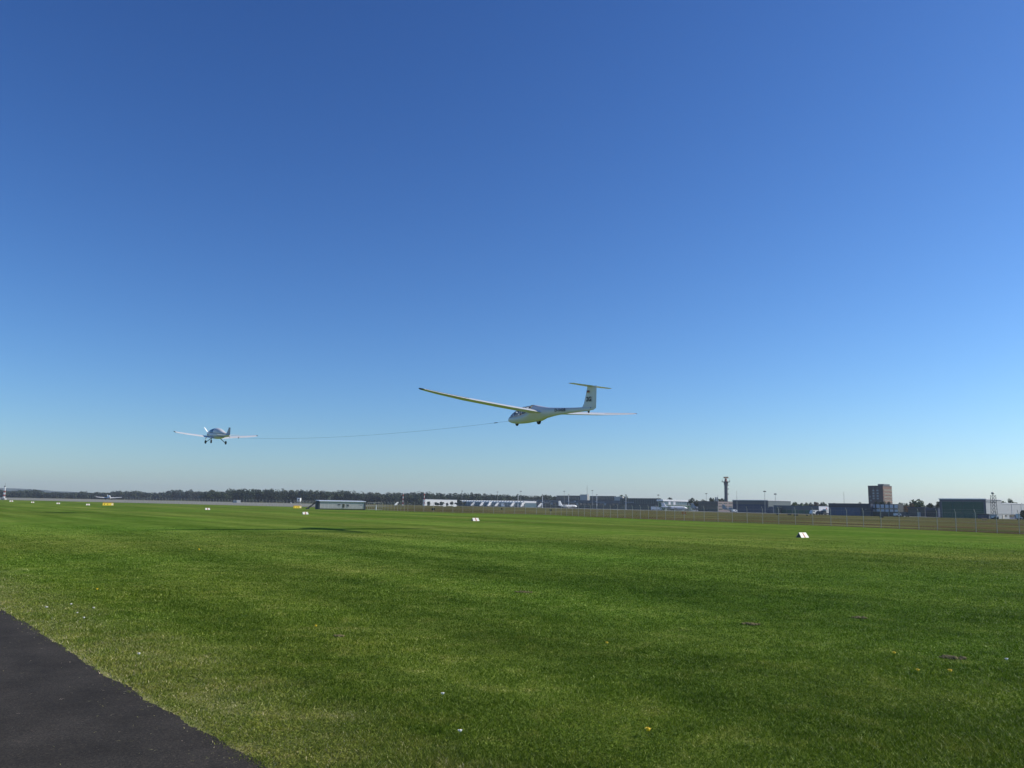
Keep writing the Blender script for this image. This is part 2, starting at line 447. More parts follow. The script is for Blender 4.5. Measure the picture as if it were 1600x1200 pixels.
# ------------------------------------------------------------------ near turf
def blades(seed, n, kind='blade'):
    """blade density falls off with distance as the blades widen, so the sward stays even"""
    g = np.random.default_rng(seed); tanx = 0.74; D0, D1, e = 5.0, 64.0, 0.22
    u = g.uniform(0, 1, n); D = (D0 ** -e + u * (D1 ** -e - D0 ** -e)) ** (-1 / e)
    X = g.uniform(-tanx, tanx, n) * D
    d = (X - RB.x) * RN.x + (D - RB.y) * RN.y
    if kind == 'straw':          # dry clippings blown onto the asphalt edge
        keep = (d < 0) & (d > -1.6) & (g.uniform(0, 1, n) < 0.035 * np.exp(d * 3.0)) & (D < 22)
    else:
        keep = (d > g.normal(0.02, 0.05, n)) & (g.uniform(0, 1, n) < np.clip(1.5 - D / 42, 0, 1))
        if kind == 'leaf':       # clover and plantain leaves in loose colonies
            c = np.sin(X * 1.3 + 2 * np.sin(D * .37)) * np.sin(D * .9 + 2 * np.sin(X * .41))
            keep &= (c > .25) & (g.uniform(0, 1, n) < .9)
    X = X[keep]; D = D[keep]; n = len(X)
    cl = (np.sin(X * 3.1 + np.sin(D * 2.3) * 1.5) * np.sin(D * 3.7 + np.sin(X * 1.9) * 1.7) + 1) / 2
    cl2 = (np.sin(X * .8 + np.sin(D * .6) * 2.5) * np.sin(D * .9 + np.sin(X * .5) * 2.2) + 1) / 2
    h = 0.030 * (0.45 + 0.45 * cl + .45 * cl2) * g.uniform(0.4, 1.3, n)
    w = (0.0018 + 0.00075 * D) * g.uniform(0.6, 1.4, n)
    a = g.uniform(0, 2 * np.pi, n); la = g.uniform(0, 2 * np.pi, n); ln = h * g.uniform(0.2, 1.6, n); z0 = np.zeros(n)
    rnd = g.uniform(0, 1, n)
    if kind == 'straw': h = np.full(n, .012); ln = g.uniform(.02, .05, n); z0 = np.full(n, .010); w = w * .6; rnd = g.uniform(.93, 1, n)
    if kind == 'leaf': ln = g.uniform(.008, .02, n) + .0008 * D; h = g.uniform(.018, .034, n); z0 = h * .75; w = w * 1.8; rnd = g.uniform(.35, .9, n)
    dx, dy = np.cos(a) * w / 2, np.sin(a) * w / 2
    v = np.empty((n, 3, 3))
    v[:, 0] = np.stack([X - dx, D - dy, z0], 1)
    v[:, 1] = np.stack([X + dx, D + dy, z0], 1)
    v[:, 2] = np.stack([X + np.cos(la) * ln, D + np.sin(la) * ln, h], 1)
    return v.reshape(-1, 3), np.repeat(rnd, 3)
parts = [blades(1, 1380000), blades(2, 290000, 'leaf'), blades(3, 500000, 'straw')]
vv = np.concatenate([p[0] for p in parts]); rr = np.concatenate([p[1] for p in parts])
tag(mesh_np('turf', vv, np.arange(len(vv)).reshape(-1, 3), grass_blades(), attr=rr), 'short green mown grass with paler dry blades beside the asphalt', 'grass', kind='stuff')

# ------------------------------------------------------------------ airfoils and aircraft
def foil(n=13):
    """closed unit airfoil: x 0..1 from leading edge, z"""
    xs = [(1 - math.cos(math.pi * i / n)) / 2 for i in range(n + 1)]
    yt = lambda x: 5 * (0.2969 * math.sqrt(x) - 0.126 * x - 0.3516 * x * x + 0.2843 * x ** 3 - 0.1036 * x ** 4)
    yc = lambda x: 0.04 * (0.8 * x - x * x) / 0.16 if x < 0.4 else 0.04 / 0.36 * (0.2 + 0.8 * x - x * x)
    up = [(x, yc(x), yt(x)) for x in xs]
    return [(x, c, t) for x, c, t in reversed(up)] + [(x, c, -t) for x, c, t in up[1:-1]]
FOIL = foil()
def wing_rings(secs, side=1, thick=0.15, camb=1.0, inc=0.0):
    """secs: (y, xLE, chord, z) with x pointing forward"""
    rings = []
    for y, xle, ch, z in secs:
        ring = []
        for fx, fc, ft in FOIL:
            px = xle - fx * ch; pz = z + (fc * camb + ft * thick) * ch + (0.3 - fx) * ch * math.sin(inc)
            ring.append((px, y * side, pz))
        rings.append(ring)
    return rings
def fin_rings(secs, thick=0.12):
    """secs: (z, xLE, chord)"""
    return [[(xle - fx * ch, ft * thick * ch, z) for fx, fc, ft in FOIL] for z, xle, ch in secs]
def fus_rings(st, n=20, s0=3.0, pw=2.25):
    """st: (s, top, bottom, halfwidth); s measured back from the nose"""
    rings = []
    for s_, t, b, w in st:
        r = []
        for i in range(n):
            a = 2 * math.pi * i / n; c, sn = math.cos(a), math.sin(a)
            y = math.copysign(abs(c) ** (2 / pw), c) * w; z = math.copysign(abs(sn) ** (2 / pw), sn)
            r.append((s0 - s_, y, (t + b) / 2 + z * (t - b) / 2))
        rings.append(r)
    return rings
def interp(st, s_):
    for a, b in zip(st, st[1:]):
        if a[0] <= s_ <= b[0]:
            f = (s_ - a[0]) / (b[0] - a[0]); return tuple(a[i] + (b[i] - a[i]) * f for i in range(len(a)))
    return st[-1]
def refine(st, step=0.12):
    out = []; xs = [p[0] for p in st]; s_ = xs[0]
    import bisect
    def cat(k, f, i):
        p = [st[max(0, min(len(st) - 1, k + j))][i] for j in (-1, 0, 1, 2)]
        x = [st[max(0, min(len(st) - 1, k + j))][0] for j in (-1, 0, 1, 2)]
        m1 = (p[2] - p[0]) / max(x[2] - x[0], 1e-6) * (x[2] - x[1]); m2 = (p[3] - p[1]) / max(x[3] - x[1], 1e-6) * (x[2] - x[1])
        return (2 * f ** 3 - 3 * f * f + 1) * p[1] + (f ** 3 - 2 * f * f + f) * m1 + (-2 * f ** 3 + 3 * f * f) * p[2] + (f ** 3 - f * f) * m2
    for k in range(len(st) - 1):
        nseg = max(1, int((st[k + 1][0] - st[k][0]) / step))
        for j in range(nseg):
            f = j / nseg; out.append(tuple([st[k][0] + (st[k + 1][0] - st[k][0]) * f] + [cat(k, f, i) for i in range(1, len(st[0]))]))
    out.append(st[-1]); return out

def text_part(txt, name, height, parent, M, mt, width=None, offs=0.012):
    cu = bpy.data.curves.new(name, 'FONT'); cu.body = txt; cu.size = 1.0; cu.extrude = 0.0; cu.offset = offs
    cu.align_x = 'CENTER'; cu.align_y = 'CENTER'
    tmp = bpy.data.objects.new('tmp_text', cu); COL.objects.link(tmp)
    bpy.context.view_layer.update()
    me = bpy.data.meshes.new_from_object(tmp.evaluated_get(bpy.context.evaluated_depsgraph_get()))
    bpy.data.objects.remove(tmp); bpy.data.curves.remove(cu)
    co = np.empty(len(me.vertices) * 3); me.vertices.foreach_get('co', co); co = co.reshape(-1, 3)
    mn, mx = co.min(0), co.max(0); c = (mn + mx) / 2; sy = height / (mx[1] - mn[1]); sx = sy if width is None else width / (mx[0] - mn[0])
    co = (co - c) * [sx, sy, 1]
    out = np.array([M @ Vector(p) for p in co]); me.vertices.foreach_set('co', out.ravel())
    me.materials.clear(); me.materials.append(mt); me.update(); me.name = name
    o = bpy.data.objects.new(name, me); COL.objects.link(o); o.parent = parent; return o

def wheel(parent, name, c, r, w, hub=True):
    m = MB(); m.lathe((c[0], c[1] - w / 2, c[2]), (0, 1, 0), [(0, r * .55), (w * .05, r * .82), (w * .25, r), (w * .75, r), (w * .95, r * .82), (w, r * .55)], 20)
    o = m.build(name, RUBBER, parent, True)
    if hub:
        h = MB(); h.lathe((c[0], c[1] - w * .54, c[2]), (0, 1, 0), [(0, r * .2), (w * .1, r * .5), (w * .98, r * .5), (w * 1.08, r * .2)], 14)
        h.build('hub', GALV, o, True)
    return o

# ---- glider
KA = 1 / UNIT
G_POS = Vector((1.627, 50.885, 5.671)) * KA + Vector((0, 0, 2.0)); G_YAW, G_PIT, G_ROL = R(126.72), R(2.59), R(0.22)
gl = thing('glider', 'white two-seat glider with long slender wings and high T tail, low over the field', 'glider', G_POS); gl.scale = (KA, KA, KA)
gl.rotation_euler = (Matrix.Rotation(G_YAW, 3, 'Z') @ Matrix.Rotation(-G_PIT, 3, 'Y') @ Matrix.Rotation(G_ROL, 3, 'X')).to_euler()
ST = [(0.0, -.34, -.38, .02), (.06, -.27, -.45, .085), (.15, -.21, -.50, .14), (.35, -.12, -.56, .205), (.7, -.10, -.61, .28), (1.18, -.07, -.63, .325), (1.7, .0, -.62, .35),
      (2.1, .12, -.60, .36), (2.5, .30, -.56, .365), (2.68, .485, -.55, .365), (3.0, .47, -.54, .36), (3.4, .40, -.50, .33), (3.75, .35, -.38, .29), (4.13, .30, -.31, .235),
      (4.85, .26, -.21, .175), (5.45, .235, -.16, .145), (6.03, .215, -.12, .125), (6.6, .20, -.09, .105), (7.2, .20, -.06, .085), (7.75, .20, -.03, .06), (8.0, .19, .03, .04)]
m = MB(); m.loft(fus_rings(refine(ST), 28)); m.build('fuselage', WHITE, gl, True)
# canopy rises over the sill from the nose to the wing
CT = [(.30, -.13), (.42, -.035), (.6, .085), (.85, .20), (1.2, .335), (1.6, .42), (2.0, .465), (2.4, .488), (2.68, .490)]
rings = []
for s_, t in CT:
    f = interp(ST, s_); w = f[3] * .93; zb = f[1] - .10 if s_ < 2.2 else f[1] - .12
    zb = min(zb, t - .04)
    ring = []
    for i in range(15):
        a = math.pi * i / 14
        ring.append((3 - s_, math.cos(a) * w, zb + math.sin(a) ** .75 * (t - zb)))
    rings.append(ring)
m = MB(); n_ = 15
for k in range(len(rings) - 1):
    m.add(rings[k] + rings[k + 1], [(i, i + 1, n_ + i + 1, n_ + i) for i in range(n_ - 1)])
me_ = m.build('canopy', CANOPY, gl, True)
bm = bmesh.new(); bm.from_mesh(me_.data); bmesh.ops.remove_doubles(bm, verts=bm.verts, dist=1e-4); bm.to_mesh(me_.data); bm.free()
m = MB()
def arch(m, s_, t, r=.016):
    f = interp(ST, s_); w = f[3] * .93; zb = min(f[1] - .10, t - .04); p = None
    for i in range(15):
        a = math.pi * i / 14; q_ = (3 - s_, math.cos(a) * w, zb + math.sin(a) ** .75 * (t - zb))
        if p: m.tube(p, q_, r, n=6)
        p = q_
arch(m, 1.62, .424, .018); arch(m, 2.66, .49, .02)
for sd_ in (1, -1):
    p = None
    for s_, t in CT:
        f = interp(ST, s_); w = f[3] * .94; zb = min(f[1] - .09, t - .04); q_ = (3 - s_, sd_ * w, zb)
        if p: m.tube(p, q_, .014, n=6)
        p = q_
m.build('canopy_frame', mat('canopy frame', (.05, .06, .08), .5), gl, True)
m = MB(); m.box((3 - .78, 0, -.02), (.06, .34, .20)); m.build('instrument_panel', BLACK, gl); m = MB(); m.box((3 - 1.72, 0, .10), (.05, .34, .2)); m.build('instrument_panel', BLACK, gl)
for s_, zb in ((1.62, -.05), (2.5, .05)):
    m = MB(); M_ = Matrix.Translation((3 - s_, 0, zb)) @ Matrix.Rotation(R(-25), 4, 'Y'); m.box((0, 0, .08), (.07, .42, .5), M=M_); m.build('seat', mat('grey seat', (.1, .1, .11), .8), gl)
for sd_ in (1, -1):
    secs = [(.28, 3 - 2.30, 1.42, .02), (.45, 3 - 2.33, 1.36, .05), (2.5, 3 - 2.38, 1.26, .16), (5.3, 3 - 2.47, 1.10, .34), (7.2, 3 - 2.60, .82, .51), (8.3, 3 - 2.74, .56, .63)]
    m = MB(); m.loft(wing_rings(secs, sd_, .16, 1.1, R(3.0))); wg = m.build('wing', WHITE, gl, True)
    m = MB(); m.loft(wing_rings([(8.303, 3 - 2.745, .555, .631), (8.42, 3 - 2.79, .46, .65), (8.5, 3 - 2.88, .28, .665)], sd_, .16, 1.1, R(3.0))); m.build('wing_tip', DARKMET, wg, True)
    # aileron gap line and airbrake cap lines as thin raised strips
    m = MB()
    for (ya, yb) in ((5.35, 8.2),):
        for j in range(6):
            y0 = ya + (yb - ya) * j / 6; y1 = ya + (yb - ya) * (j + 1) / 6
            a = interp([(q[0], q[1], q[2], q[3]) for q in secs], y0); b = interp([(q[0], q[1], q[2], q[3]) for q in secs], y1)
            for tt, zs in ((.78, .072), (.78, -.012)):
                pa = (a[1] - a[2] * tt, y0 * sd_, a[3] + zs * a[2] - .48 * a[2] * math.sin(R(3.0))); pb = (b[1] - b[2] * tt, y1 * sd_, b[3] + zs * b[2] - .48 * b[2] * math.sin(R(3.0)))
                m.tube(pa, pb, .008, n=4)
    m.build('aileron_gap', DARKMET, wg)
m = MB(); m.loft(fin_rings([(.06, 3 - 7.02, 1.0), (.20, 3 - 7.14, .93), (.40, 3 - 7.26, .82), (.9, 3 - 7.40, .66), (1.37, 3 - 7.50, .53)], .10)); m.build('fin', WHITE, gl, True)
m = MB(); m.loft(fin_rings([(.00, 3 - 7.80, .28), (.11, 3 - 7.80, .51), (.5, 3 - 7.90, .41), (1.395, 3 - 7.93, .36)], .10))
rd = m.build('rudder', WHITE, gl, True)
m = MB(); m.loft(fus_rings([(7.5, .1, -.06, .07), (7.75, .1, -.05, .055), (7.85, .12, -.01, .04), (8.0, .14, .04, .02)], 14)); m.build('tail_fairing', WHITE, gl, True)
for sd_ in (1, -1):
    secs = [(0.0, 3 - 7.42, .62, 1.40), (.9, 3 - 7.50, .50, 1.405), (1.5, 3 - 7.58, .38, 1.41), (1.55, 3 - 7.63, .30, 1.41)]
    m = MB(); m.loft(wing_rings(secs, sd_, .10, 0.0, 0)); tp = m.build('tailplane', WHITE, gl, True)
    m = MB(); m.loft(wing_rings([(.06, 3 - 7.905, .16, 1.402), (1.45, 3 - 7.87, .11, 1.41)], sd_, .16, 0.0, 0)); m.build('elevator', WHITEP, tp, True)
wheel(gl, 'main_wheel', (3 - 3.15, 0, -.53), .185, .13)
wheel(gl, 'nose_wheel', (3 - .93, 0, -.62), .145, .11)
wheel(gl, 'tail_wheel', (3 - 7.70, 0, -.085), .07, .05, False)
m = MB(); m.tube((3 - .12, 0, -.47), (3 - .02, 0, -.43), .022, n=10); m.build('tow_hook', DARKMET, gl)
def side_mark(s_, z, y, sd_, tilt=0.0, yaw=0.0):
    """frame on the port (+1) or starboard (-1) side, x reading direction"""
    if sd_ > 0: bx = Vector((-1, 0, 0)); n = Vector((0, 1, 0))
    else: bx = Vector((1, 0, 0)); n = Vector((0, -1, 0))
    bz = Vector((0, 0, 1))
    M_ = Matrix((bx, bz, n)).transposed().to_4x4()
    return Matrix.Translation((3 - s_, y * sd_, z)) @ M_ @ Matrix.Rotation(tilt, 4, 'X') @ Matrix.Rotation(yaw, 4, 'Y')
for sd_ in (1, -1):
    text_part('D-5428', 'registration', .175, gl, side_mark(5.33, .085, .172, sd_, 0.0, sd_ * .043), BLACK, .94, .022)
    text_part('2G', 'competition_mark', .27, gl, side_mark(7.73, .64, .072, sd_), BLACK, .42, .025)
    for k, mm in enumerate((BLACK, RED, GOLD)):
        pass
    m = MB()
    for k in range(3):
        m.cur = k; z0 = 1.14 - k * .052
        m.add([(3 - 7.52, sd_ * .056, z0), (3 - 7.76, sd_ * .056, z0), (3 - 7.76, sd_ * .056, z0 - .052), (3 - 7.52, sd_ * .056, z0 - .052)], [(0, 1, 2, 3)])
    m.build('flag_decal', [BLACK, RED, GOLD], gl)
m = MB(); m.box((3 - 7.9, .03, .13), (.05, .05, .05)); m.build('static_port', BLACK, gl)

# the two people under the canopy
def seated(name_label, s_, zhead, shirt):
    """head, neck and torso as one continuous skinned body with arms and thighs, parented to nothing"""
    Mw = Matrix.Translation(G_POS) @ gl.rotation_euler.to_matrix().to_4x4() @ Matrix.Scale(KA, 4)
    vs = [(0, 0, -.52), (.02, 0, -.30), (.0, 0, -.12), (.0, 0, -.03), (.02, 0, .06), (.03, 0, .14),
          (.0, .15, -.14), (.10, .19, -.32), (.28, .13, -.36), (.0, -.15, -.14), (.10, -.19, -.32), (.28, -.13, -.36),
          (.25, .08, -.50), (.50, .09, -.46), (.25, -.08, -.50), (.50, -.09, -.46)]
    rad = [.12, .13, .10, .055, .085, .07, .055, .042, .035, .055, .042, .035, .075, .055, .075, .055]
    ed = [(0, 1), (1, 2), (2, 3), (3, 4), (4, 5), (2, 6), (6, 7), (7, 8), (2, 9), (9, 10), (10, 11), (0, 12), (12, 13), (0, 14), (14, 15)]
    me = bpy.data.meshes.new('person'); me.from_pydata(vs, ed, []); me.update()
    o = bpy.data.objects.new('person', me); COL.objects.link(o)
    sk = o.modifiers.new('skin', 'SKIN'); layer = me.skin_vertices[0] if me.skin_vertices else None
    if layer:
        for i, r_ in enumerate(rad): layer.data[i].radius = (r_, r_)
        layer.data[0].use_root = True
    sb = o.modifiers.new('sub', 'SUBSURF'); sb.levels = 1; sb.render_levels = 1
    bpy.context.view_layer.update()
    me2 = bpy.data.meshes.new_from_object(o.evaluated_get(bpy.context.evaluated_depsgraph_get()))
    bpy.data.objects.remove(o)
    skin = mat('skin', (.45, .26, .18), .6)
    me2.materials.clear(); me2.materials.append(shirt); me2.materials.append(skin)
    for p in me2.polygons: p.material_index = 1 if p.center.z > -.05 else 0
    me2.polygons.foreach_set('use_smooth', [True] * len(me2.polygons))
    b = bpy.data.objects.new('person', me2); COL.objects.link(b)
    b.matrix_world = Mw @ Matrix.Translation((3 - s_, 0, zhead - .14))
    tag(b, name_label, 'person')
    h = MB(); h.ball((.0, 0, .135), .098, 12, 8, (1.0, .92, .75)); h.tube((.02, 0, .13), (.15, 0, .115), .08, .06, 10); h.build('sun_hat', mat('white sun hat', (.6, .6, .58), .8), b, True)
    return b
seated('person in dark shirt and pale hat in the front cockpit seat of the glider', 1.28, .12, mat('dark shirt', (.03, .04, .07), .8))
seated('person in light shirt and pale hat in the rear cockpit seat of the glider', 2.15, .26, mat('light shirt', (.30, .33, .38), .8))

# ---- tow plane
def light_plane(label, pos, yaw, pit, rol, group=None):
    t = thing('light_aircraft', label, 'aeroplane', pos, 0, group)
    t.rotation_euler = (Matrix.Rotation(yaw, 3, 'Z') @ Matrix.Rotation(-pit, 3, 'Y') @ Matrix.Rotation(rol, 3, 'X')).to_euler()
    ST2 = [(-2.2, .26, -.02, .12), (-2.05, .31, -.14, .25), (-1.7, .33, -.28, .36), (-1.1, .36, -.36, .44), (-.6, .40, -.38, .52), (.2, .42, -.38, .55), (.9, .44, -.35, .50),
           (1.7, .42, -.26, .36), (2.6, .36, -.10, .22), (3.5, .30, .02, .12), (4.1, .26, .10, .06)]
    m = MB(); m.loft(fus_rings(refine(ST2, .2), 24, 0.0)); m.build('fuselage', WHITE, t, True)
    def dome(name, CT_, mt):
        rings = []
        for s_, t_, w in CT_:
            zb = .30
            rings.append([(-s_, math.cos(math.pi * i / 14) * w, zb + math.sin(math.pi * i / 14) ** .8 * (t_ - zb)) for i in range(15)])
        m = MB()
        for k in range(len(rings) - 1):
            m.add(rings[k] + rings[k + 1], [(i, i + 1, 16 + i, 15 + i) for i in range(14)])
        o = m.build(name, mt, t, True)
        bm = bmesh.new(); bm.from_mesh(o.data); bmesh.ops.remove_doubles(bm, verts=bm.verts, dist=1e-4); bm.to_mesh(o.data); bm.free(); return o
    dome('canopy', [(-1.25, .36, .40), (-.95, .52, .47), (-.6, .66, .51), (-.1, .76, .52), (.45, .80, .51)], glassy('tinted canopy', (.06, .10, .15), .05))
    dome('rear_window_fairing', [(.45, .803, .512), (.9, .79, .49), (1.4, .72, .42), (2.0, .56, .32), (2.7, .40, .22)], WHITE)
    m = MB(); m.lathe((2.2, 0, .13), (1, 0, 0), [(0, .14), (.1, .13), (.22, .08), (.28, .01)], 14); sp = m.build('spinner', WHITE, t, True)
    for k in range(3):
        a = R(50 + 120 * k); d = Vector((0, math.cos(a), math.sin(a))); e = Vector((0, -math.sin(a), math.cos(a)))
        m = MB(); rings = []
        for rr_, ch, tw in ((.08, .09, 55), (.35, .14, 38), (.6, .12, 26), (.80, .08, 20)):
            c = Vector((2.28, 0, .13)) + d * rr_; ax = (e * math.cos(R(tw)) + Vector((1, 0, 0)) * math.sin(R(tw))); nn = d.cross(ax)
            rings.append([c + ax * ch / 2, c + nn * .012, c - ax * ch / 2, c - nn * .012])
        m.loft(rings); m.build('propeller_blade', WHITEP, t)
    for sd_ in (1, -1):
        m = MB(); m.loft(wing_rings([(.35, .55, 1.35, -.28), (.8, .50, 1.25, -.24), (3.2, .28, 1.02, -.02), (4.2, .10, .80, .10), (4.42, .0, .62, .15)], sd_, .15, 1.0, R(2.5))); w = m.build('wing', WHITE, t, True)
        m = MB(); m.loft(wing_rings([(4.423, -.02, .60, .151), (4.52, -.18, .35, .20)], sd_, .15, 1.0, R(2.5))); m.build('wing_tip', DARKMET, w, True)
        m = MB(); m.loft(wing_rings([(.0, -3.3, .72, .22), (1.1, -3.4, .55, .24), (1.2, -3.5, .4, .24)], sd_, .10, 0)); m.build('tailplane', WHITE, t, True)
        o = wheel(t, 'main_wheel', (.10 - .3, 1.1 * sd_, -.76), .19, .13)
        m = MB(); m.tube((-.15, .45 * sd_, -.30), (-.2, 1.0 * sd_, -.74), .045, .03, 8); m.tube((-.2, .98 * sd_, -.76), (-.2, 1.12 * sd_, -.76), .025, n=8); m.build('gear_leg', DARKMET, t)
    wheel(t, 'nose_wheel', (1.2, 0, -.77), .17, .11)
    m = MB(); m.tube((1.15, 0, -.30), (1.2, 0, -.60), .035, .03, 8); m.tube((1.2, .08, -.60), (1.2, .08, -.78), .015, n=6); m.tube((1.2, -.08, -.60), (1.2, -.08, -.78), .015, n=6); m.tube((1.2, -.08, -.6), (1.2, .08, -.6), .02, n=6); m.build('nose_gear_leg', DARKMET, t)
    m = MB(); m.loft(fin_rings([(.15, -2.95, 1.15), (.45, -3.25, .90), (.95, -3.60, .52)], .10)); fn = m.build('fin', mat('grey fin', (.30, .32, .35), .4), t, True)
    m = MB(); m.loft(fin_rings([(.953, -3.56, .57), (1.01, -3.62, .50)], .13)); m.build('fin_cap', DARKMET, fn, True)
    m = MB(); m.tube((-3.9, 0, .06), (-4.15, 0, .0), .025, n=8); m.build('tow_hook', DARKMET, t)
    m = MB()
    for sd_ in (1, -1):
        p = None
        for s_ in (-1.6, -.6, .6, 1.8, 3.0):
            f = interp(ST2, s_); q_ = Vector((-s_, sd_ * (f[3] + .004), .0))
            if p is not None: m.add([p + Vector((0, 0, .03)), q_ + Vector((0, 0, .03)), q_ - Vector((0, 0, .03)), p - Vector((0, 0, .03))], [(0, 1, 2, 3)])
            p = q_
    m.build('side_stripe', mat('blue stripe', (.04, .08, .25), .4), t)
    return t
T_POS = Vector((-32.111, 89.689, 6.942)) * KA + Vector((0, 0, 2.0))
tp_ = light_plane('small white low-wing propeller aeroplane climbing at left and towing the glider', T_POS, R(129.67), R(6.1), R(-1.07), 'light aeroplanes')
tp_.scale = (KA, KA, KA)
fp_ = copy_tree(tp_)
D2 = 430.0; pp = at(170, D2); z2 = zat(170, 777.6, D2)
fp_.location = (pp.x, pp.y, z2 + .2); fp_.scale = (1.38, 1.38, 1.38)
fp_.rotation_euler = (Matrix.Rotation(R(121), 3, 'Z') @ Matrix.Rotation(R(-4), 3, 'Y') @ Matrix.Rotation(R(0), 3, 'X')).to_euler()
fp_['label'] = 'small distant low-wing aeroplane just above the runway behind the yellow sign at left'

# ---- tow rope
bpy.context.view_layer.update()
ga = gl.matrix_world @ Vector((3.0, 0, -.44)); ta = tp_.matrix_world @ Vector((-4.17, 0, -.01))
rp = []
for i in range(61):
    f = i / 60; p = ga.lerp(ta, f); p.z -= 0.62 * 4 * f * (1 - f); rp.append(p)
rope = thing('tow_rope', 'long thin grey rope stretched between the glider nose and the towing aeroplane', 'rope', rp[30])
def off(p): return p - rp[30]
m = MB()
for a, b in zip(rp[2:], rp[3:]): m.tube(off(a), off(b), .0078, n=5, cap=False)
m.build('line', mat('grey rope', (.10, .10, .11), .8), rope)
m = MB(); m.tube(off(rp[0]), off(rp[2]), .009, n=5); m.build('leader', mat('pale rope', (.35, .35, .35), .8), rope)
m = MB(); m.lathe(off(rp[2]) - Vector((0, 0, 0)), (rp[1] - rp[2]), [(0, .012), (.1, .032), (.42, .032), (.5, .012)], 8); m.build('weak_link', BLACK, rope)
m = MB(); m.tube(off(rp[57]) + Vector((0, 0, .12)), off(rp[57]) - Vector((0, 0, .10)), .05, .03, 8); m.build('drogue', DARKMET, rope)

# ------------------------------------------------------------------ marker boards and signs
def marker():
    t = thing('marker_board', '', 'marker board', (0, 0, 0))
    L, H, Dp = .95, .36, .24
    m = MB()   # tent: ridge slightly shorter than the foot. local x = along V, local y = -U (front)
    m.add([(-L / 2, Dp, 0), (L / 2, Dp, 0), (L / 2 - .05, .012, H), (-L / 2 + .05, .012, H),
           (-L / 2, Dp - .02, 0), (L / 2, Dp - .02, 0), (L / 2 - .05, -.008, H), (-L / 2 + .05, -.008, H)],
          [(0, 1, 2, 3), (7, 6, 5, 4), (0, 3, 7, 4), (1, 5, 6, 2), (3, 2, 6, 7), (0, 4, 5, 1)])
    fr = m.build('front_panel', mat('white board', (.70, .68, .60), .6, 0, .10, 3), t)
    m = MB(); m.add([(-.085, Dp + .006, 0.01), (.085, Dp + .006, 0.01), (.07, .022, H - .01), (-.07, .022, H - .01)], [(0, 1, 2, 3)])
    m.build('red_stripe', mat('faded red stripe', (.36, .09, .06), .6), fr)
    m = MB(); m.add([(-L / 2, -Dp, 0), (L / 2, -Dp, 0), (L / 2 - .05, -.010, H - .002), (-L / 2 + .05, -.010, H - .002),
           (-L / 2, -Dp + .02, 0), (L / 2, -Dp + .02, 0), (L / 2 - .05, .008, H - .002), (-L / 2 + .05, .008, H - .002)],
          [(0, 1, 2, 3), (7, 6, 5, 4), (0, 3, 7, 4), (1, 5, 6, 2), (3, 2, 6, 7), (0, 4, 5, 1)]); m.build('back_panel', mat('grey back board', (.45, .46, .42), .6), t)  # back panel greyer than the front
    for sd_ in (1, -1):
        m = MB(); m.add([(sd_ * (L / 2 - .03), Dp - .03, 0.0), (sd_ * (L / 2 - .03), -Dp + .03, 0), (sd_ * (L / 2 - .07), 0, H - .03),
                         (sd_ * (L / 2 - .045), Dp - .03, 0.0), (sd_ * (L / 2 - .045), -Dp + .03, 0), (sd_ * (L / 2 - .085), 0, H - .03)],
                        [(0, 1, 2), (5, 4, 3), (0, 3, 4, 1), (1, 4, 5, 2), (2, 5, 3, 0)]); m.build('end_panel', mat('shaded end board', (.05, .07, .05), .7), t)  # shade of the tent ends put into their dark colour
    return t
mk = marker()
MK = [(1257.5, 840, 'nearest white marker board with red stripe, at right of the field'),
      (744, 814, 'white red-striped marker board on the grass below the glider'),
      (477.5, 803.6, 'white red-striped marker board just in front of the long grey hut'),
      (324.5, 796.6, 'white marker board alone below the dark wood, between the two yellow signs'),
      (137.5, 789.4, 'small white marker board just left of the far yellow sign'),
      (91, 787.4, 'tiny white marker board, third from the left edge'),
      (51, 785.6, 'tiny white marker board, second from the left edge'),
      (17.7, 783.8, 'farthest tiny white marker board, beside the red and white mast')]
for i, (x, y, lab) in enumerate(MK):
    o = mk if i == 0 else copy_tree(mk)
    p = gp(x, y); o.location = p + U * .2; o.rotation_euler = (0, 0, math.atan2(V.y, V.x) + math.pi)
    o.rotation_euler = Matrix((-V, -U, Vector((0, 0, 1)))).transposed().to_euler()
    if i == 7: o.scale = (1.3, 1.2, 1.2)
    o['label'] = lab; o['group'] = 'marker boards along the grass strip'

def sign(x, y, w, h, lab, marks, tilt=0.0):
    t = thing('airfield_sign', lab, 'sign', gp(x, y), 0, 'yellow airfield signs')
    t.rotation_euler = Matrix((-V, -U, Vector((0, 0, 1)))).transposed().to_euler()
    m = MB(); m.box((0, 0, .10 + h / 2), (w, .22, h)); m.build('cabinet', mat('sign cabinet', (.45, .27, .03), .5), t)
    m = MB(); m.box((0, .115, .10 + h / 2), (w - .1, .012, h - .1)); f = m.build('face', YELLOW, t)
    for u_ in marks:
        m = MB(); m.box((-u_ * w, .124, .10 + h / 2), (.10, .008, h * .5)); m.box((-u_ * w - .11, .124, .10 + h * .68), (.12, .008, .07)); m.build('dark_marking', BLACK, f)
    m = MB(); m.box((-w / 2 + .28, .124, .10 + h / 2), (.42, .006, h - .14)); m.build('lit_end_strip', mat('sunlit sign end', (.85, .78, .45), .5), f)  # pale strip on the face stands in for the sunlit end
    m = MB(); m.box((0, 0, .10 + h + .03), (w * .9, .2, .05)); m.build('top_rail', ORANGE, t)
    for sd_ in (-1, 1):
        m = MB(); m.tube((sd_ * w * .35, 0, 0), (sd_ * w * .35, 0, .11), .04, n=8); m.build('leg', DARKMET, t)
sign(168.5, 790.6, 2.55, .66, 'wide yellow airfield sign in the grass at far left', (-.33, -.05))
sign(464.5, 794.8, 2.3, .66, 'yellow airfield sign with dark markings left of the long grey hut', (-.36, -.08, .1))

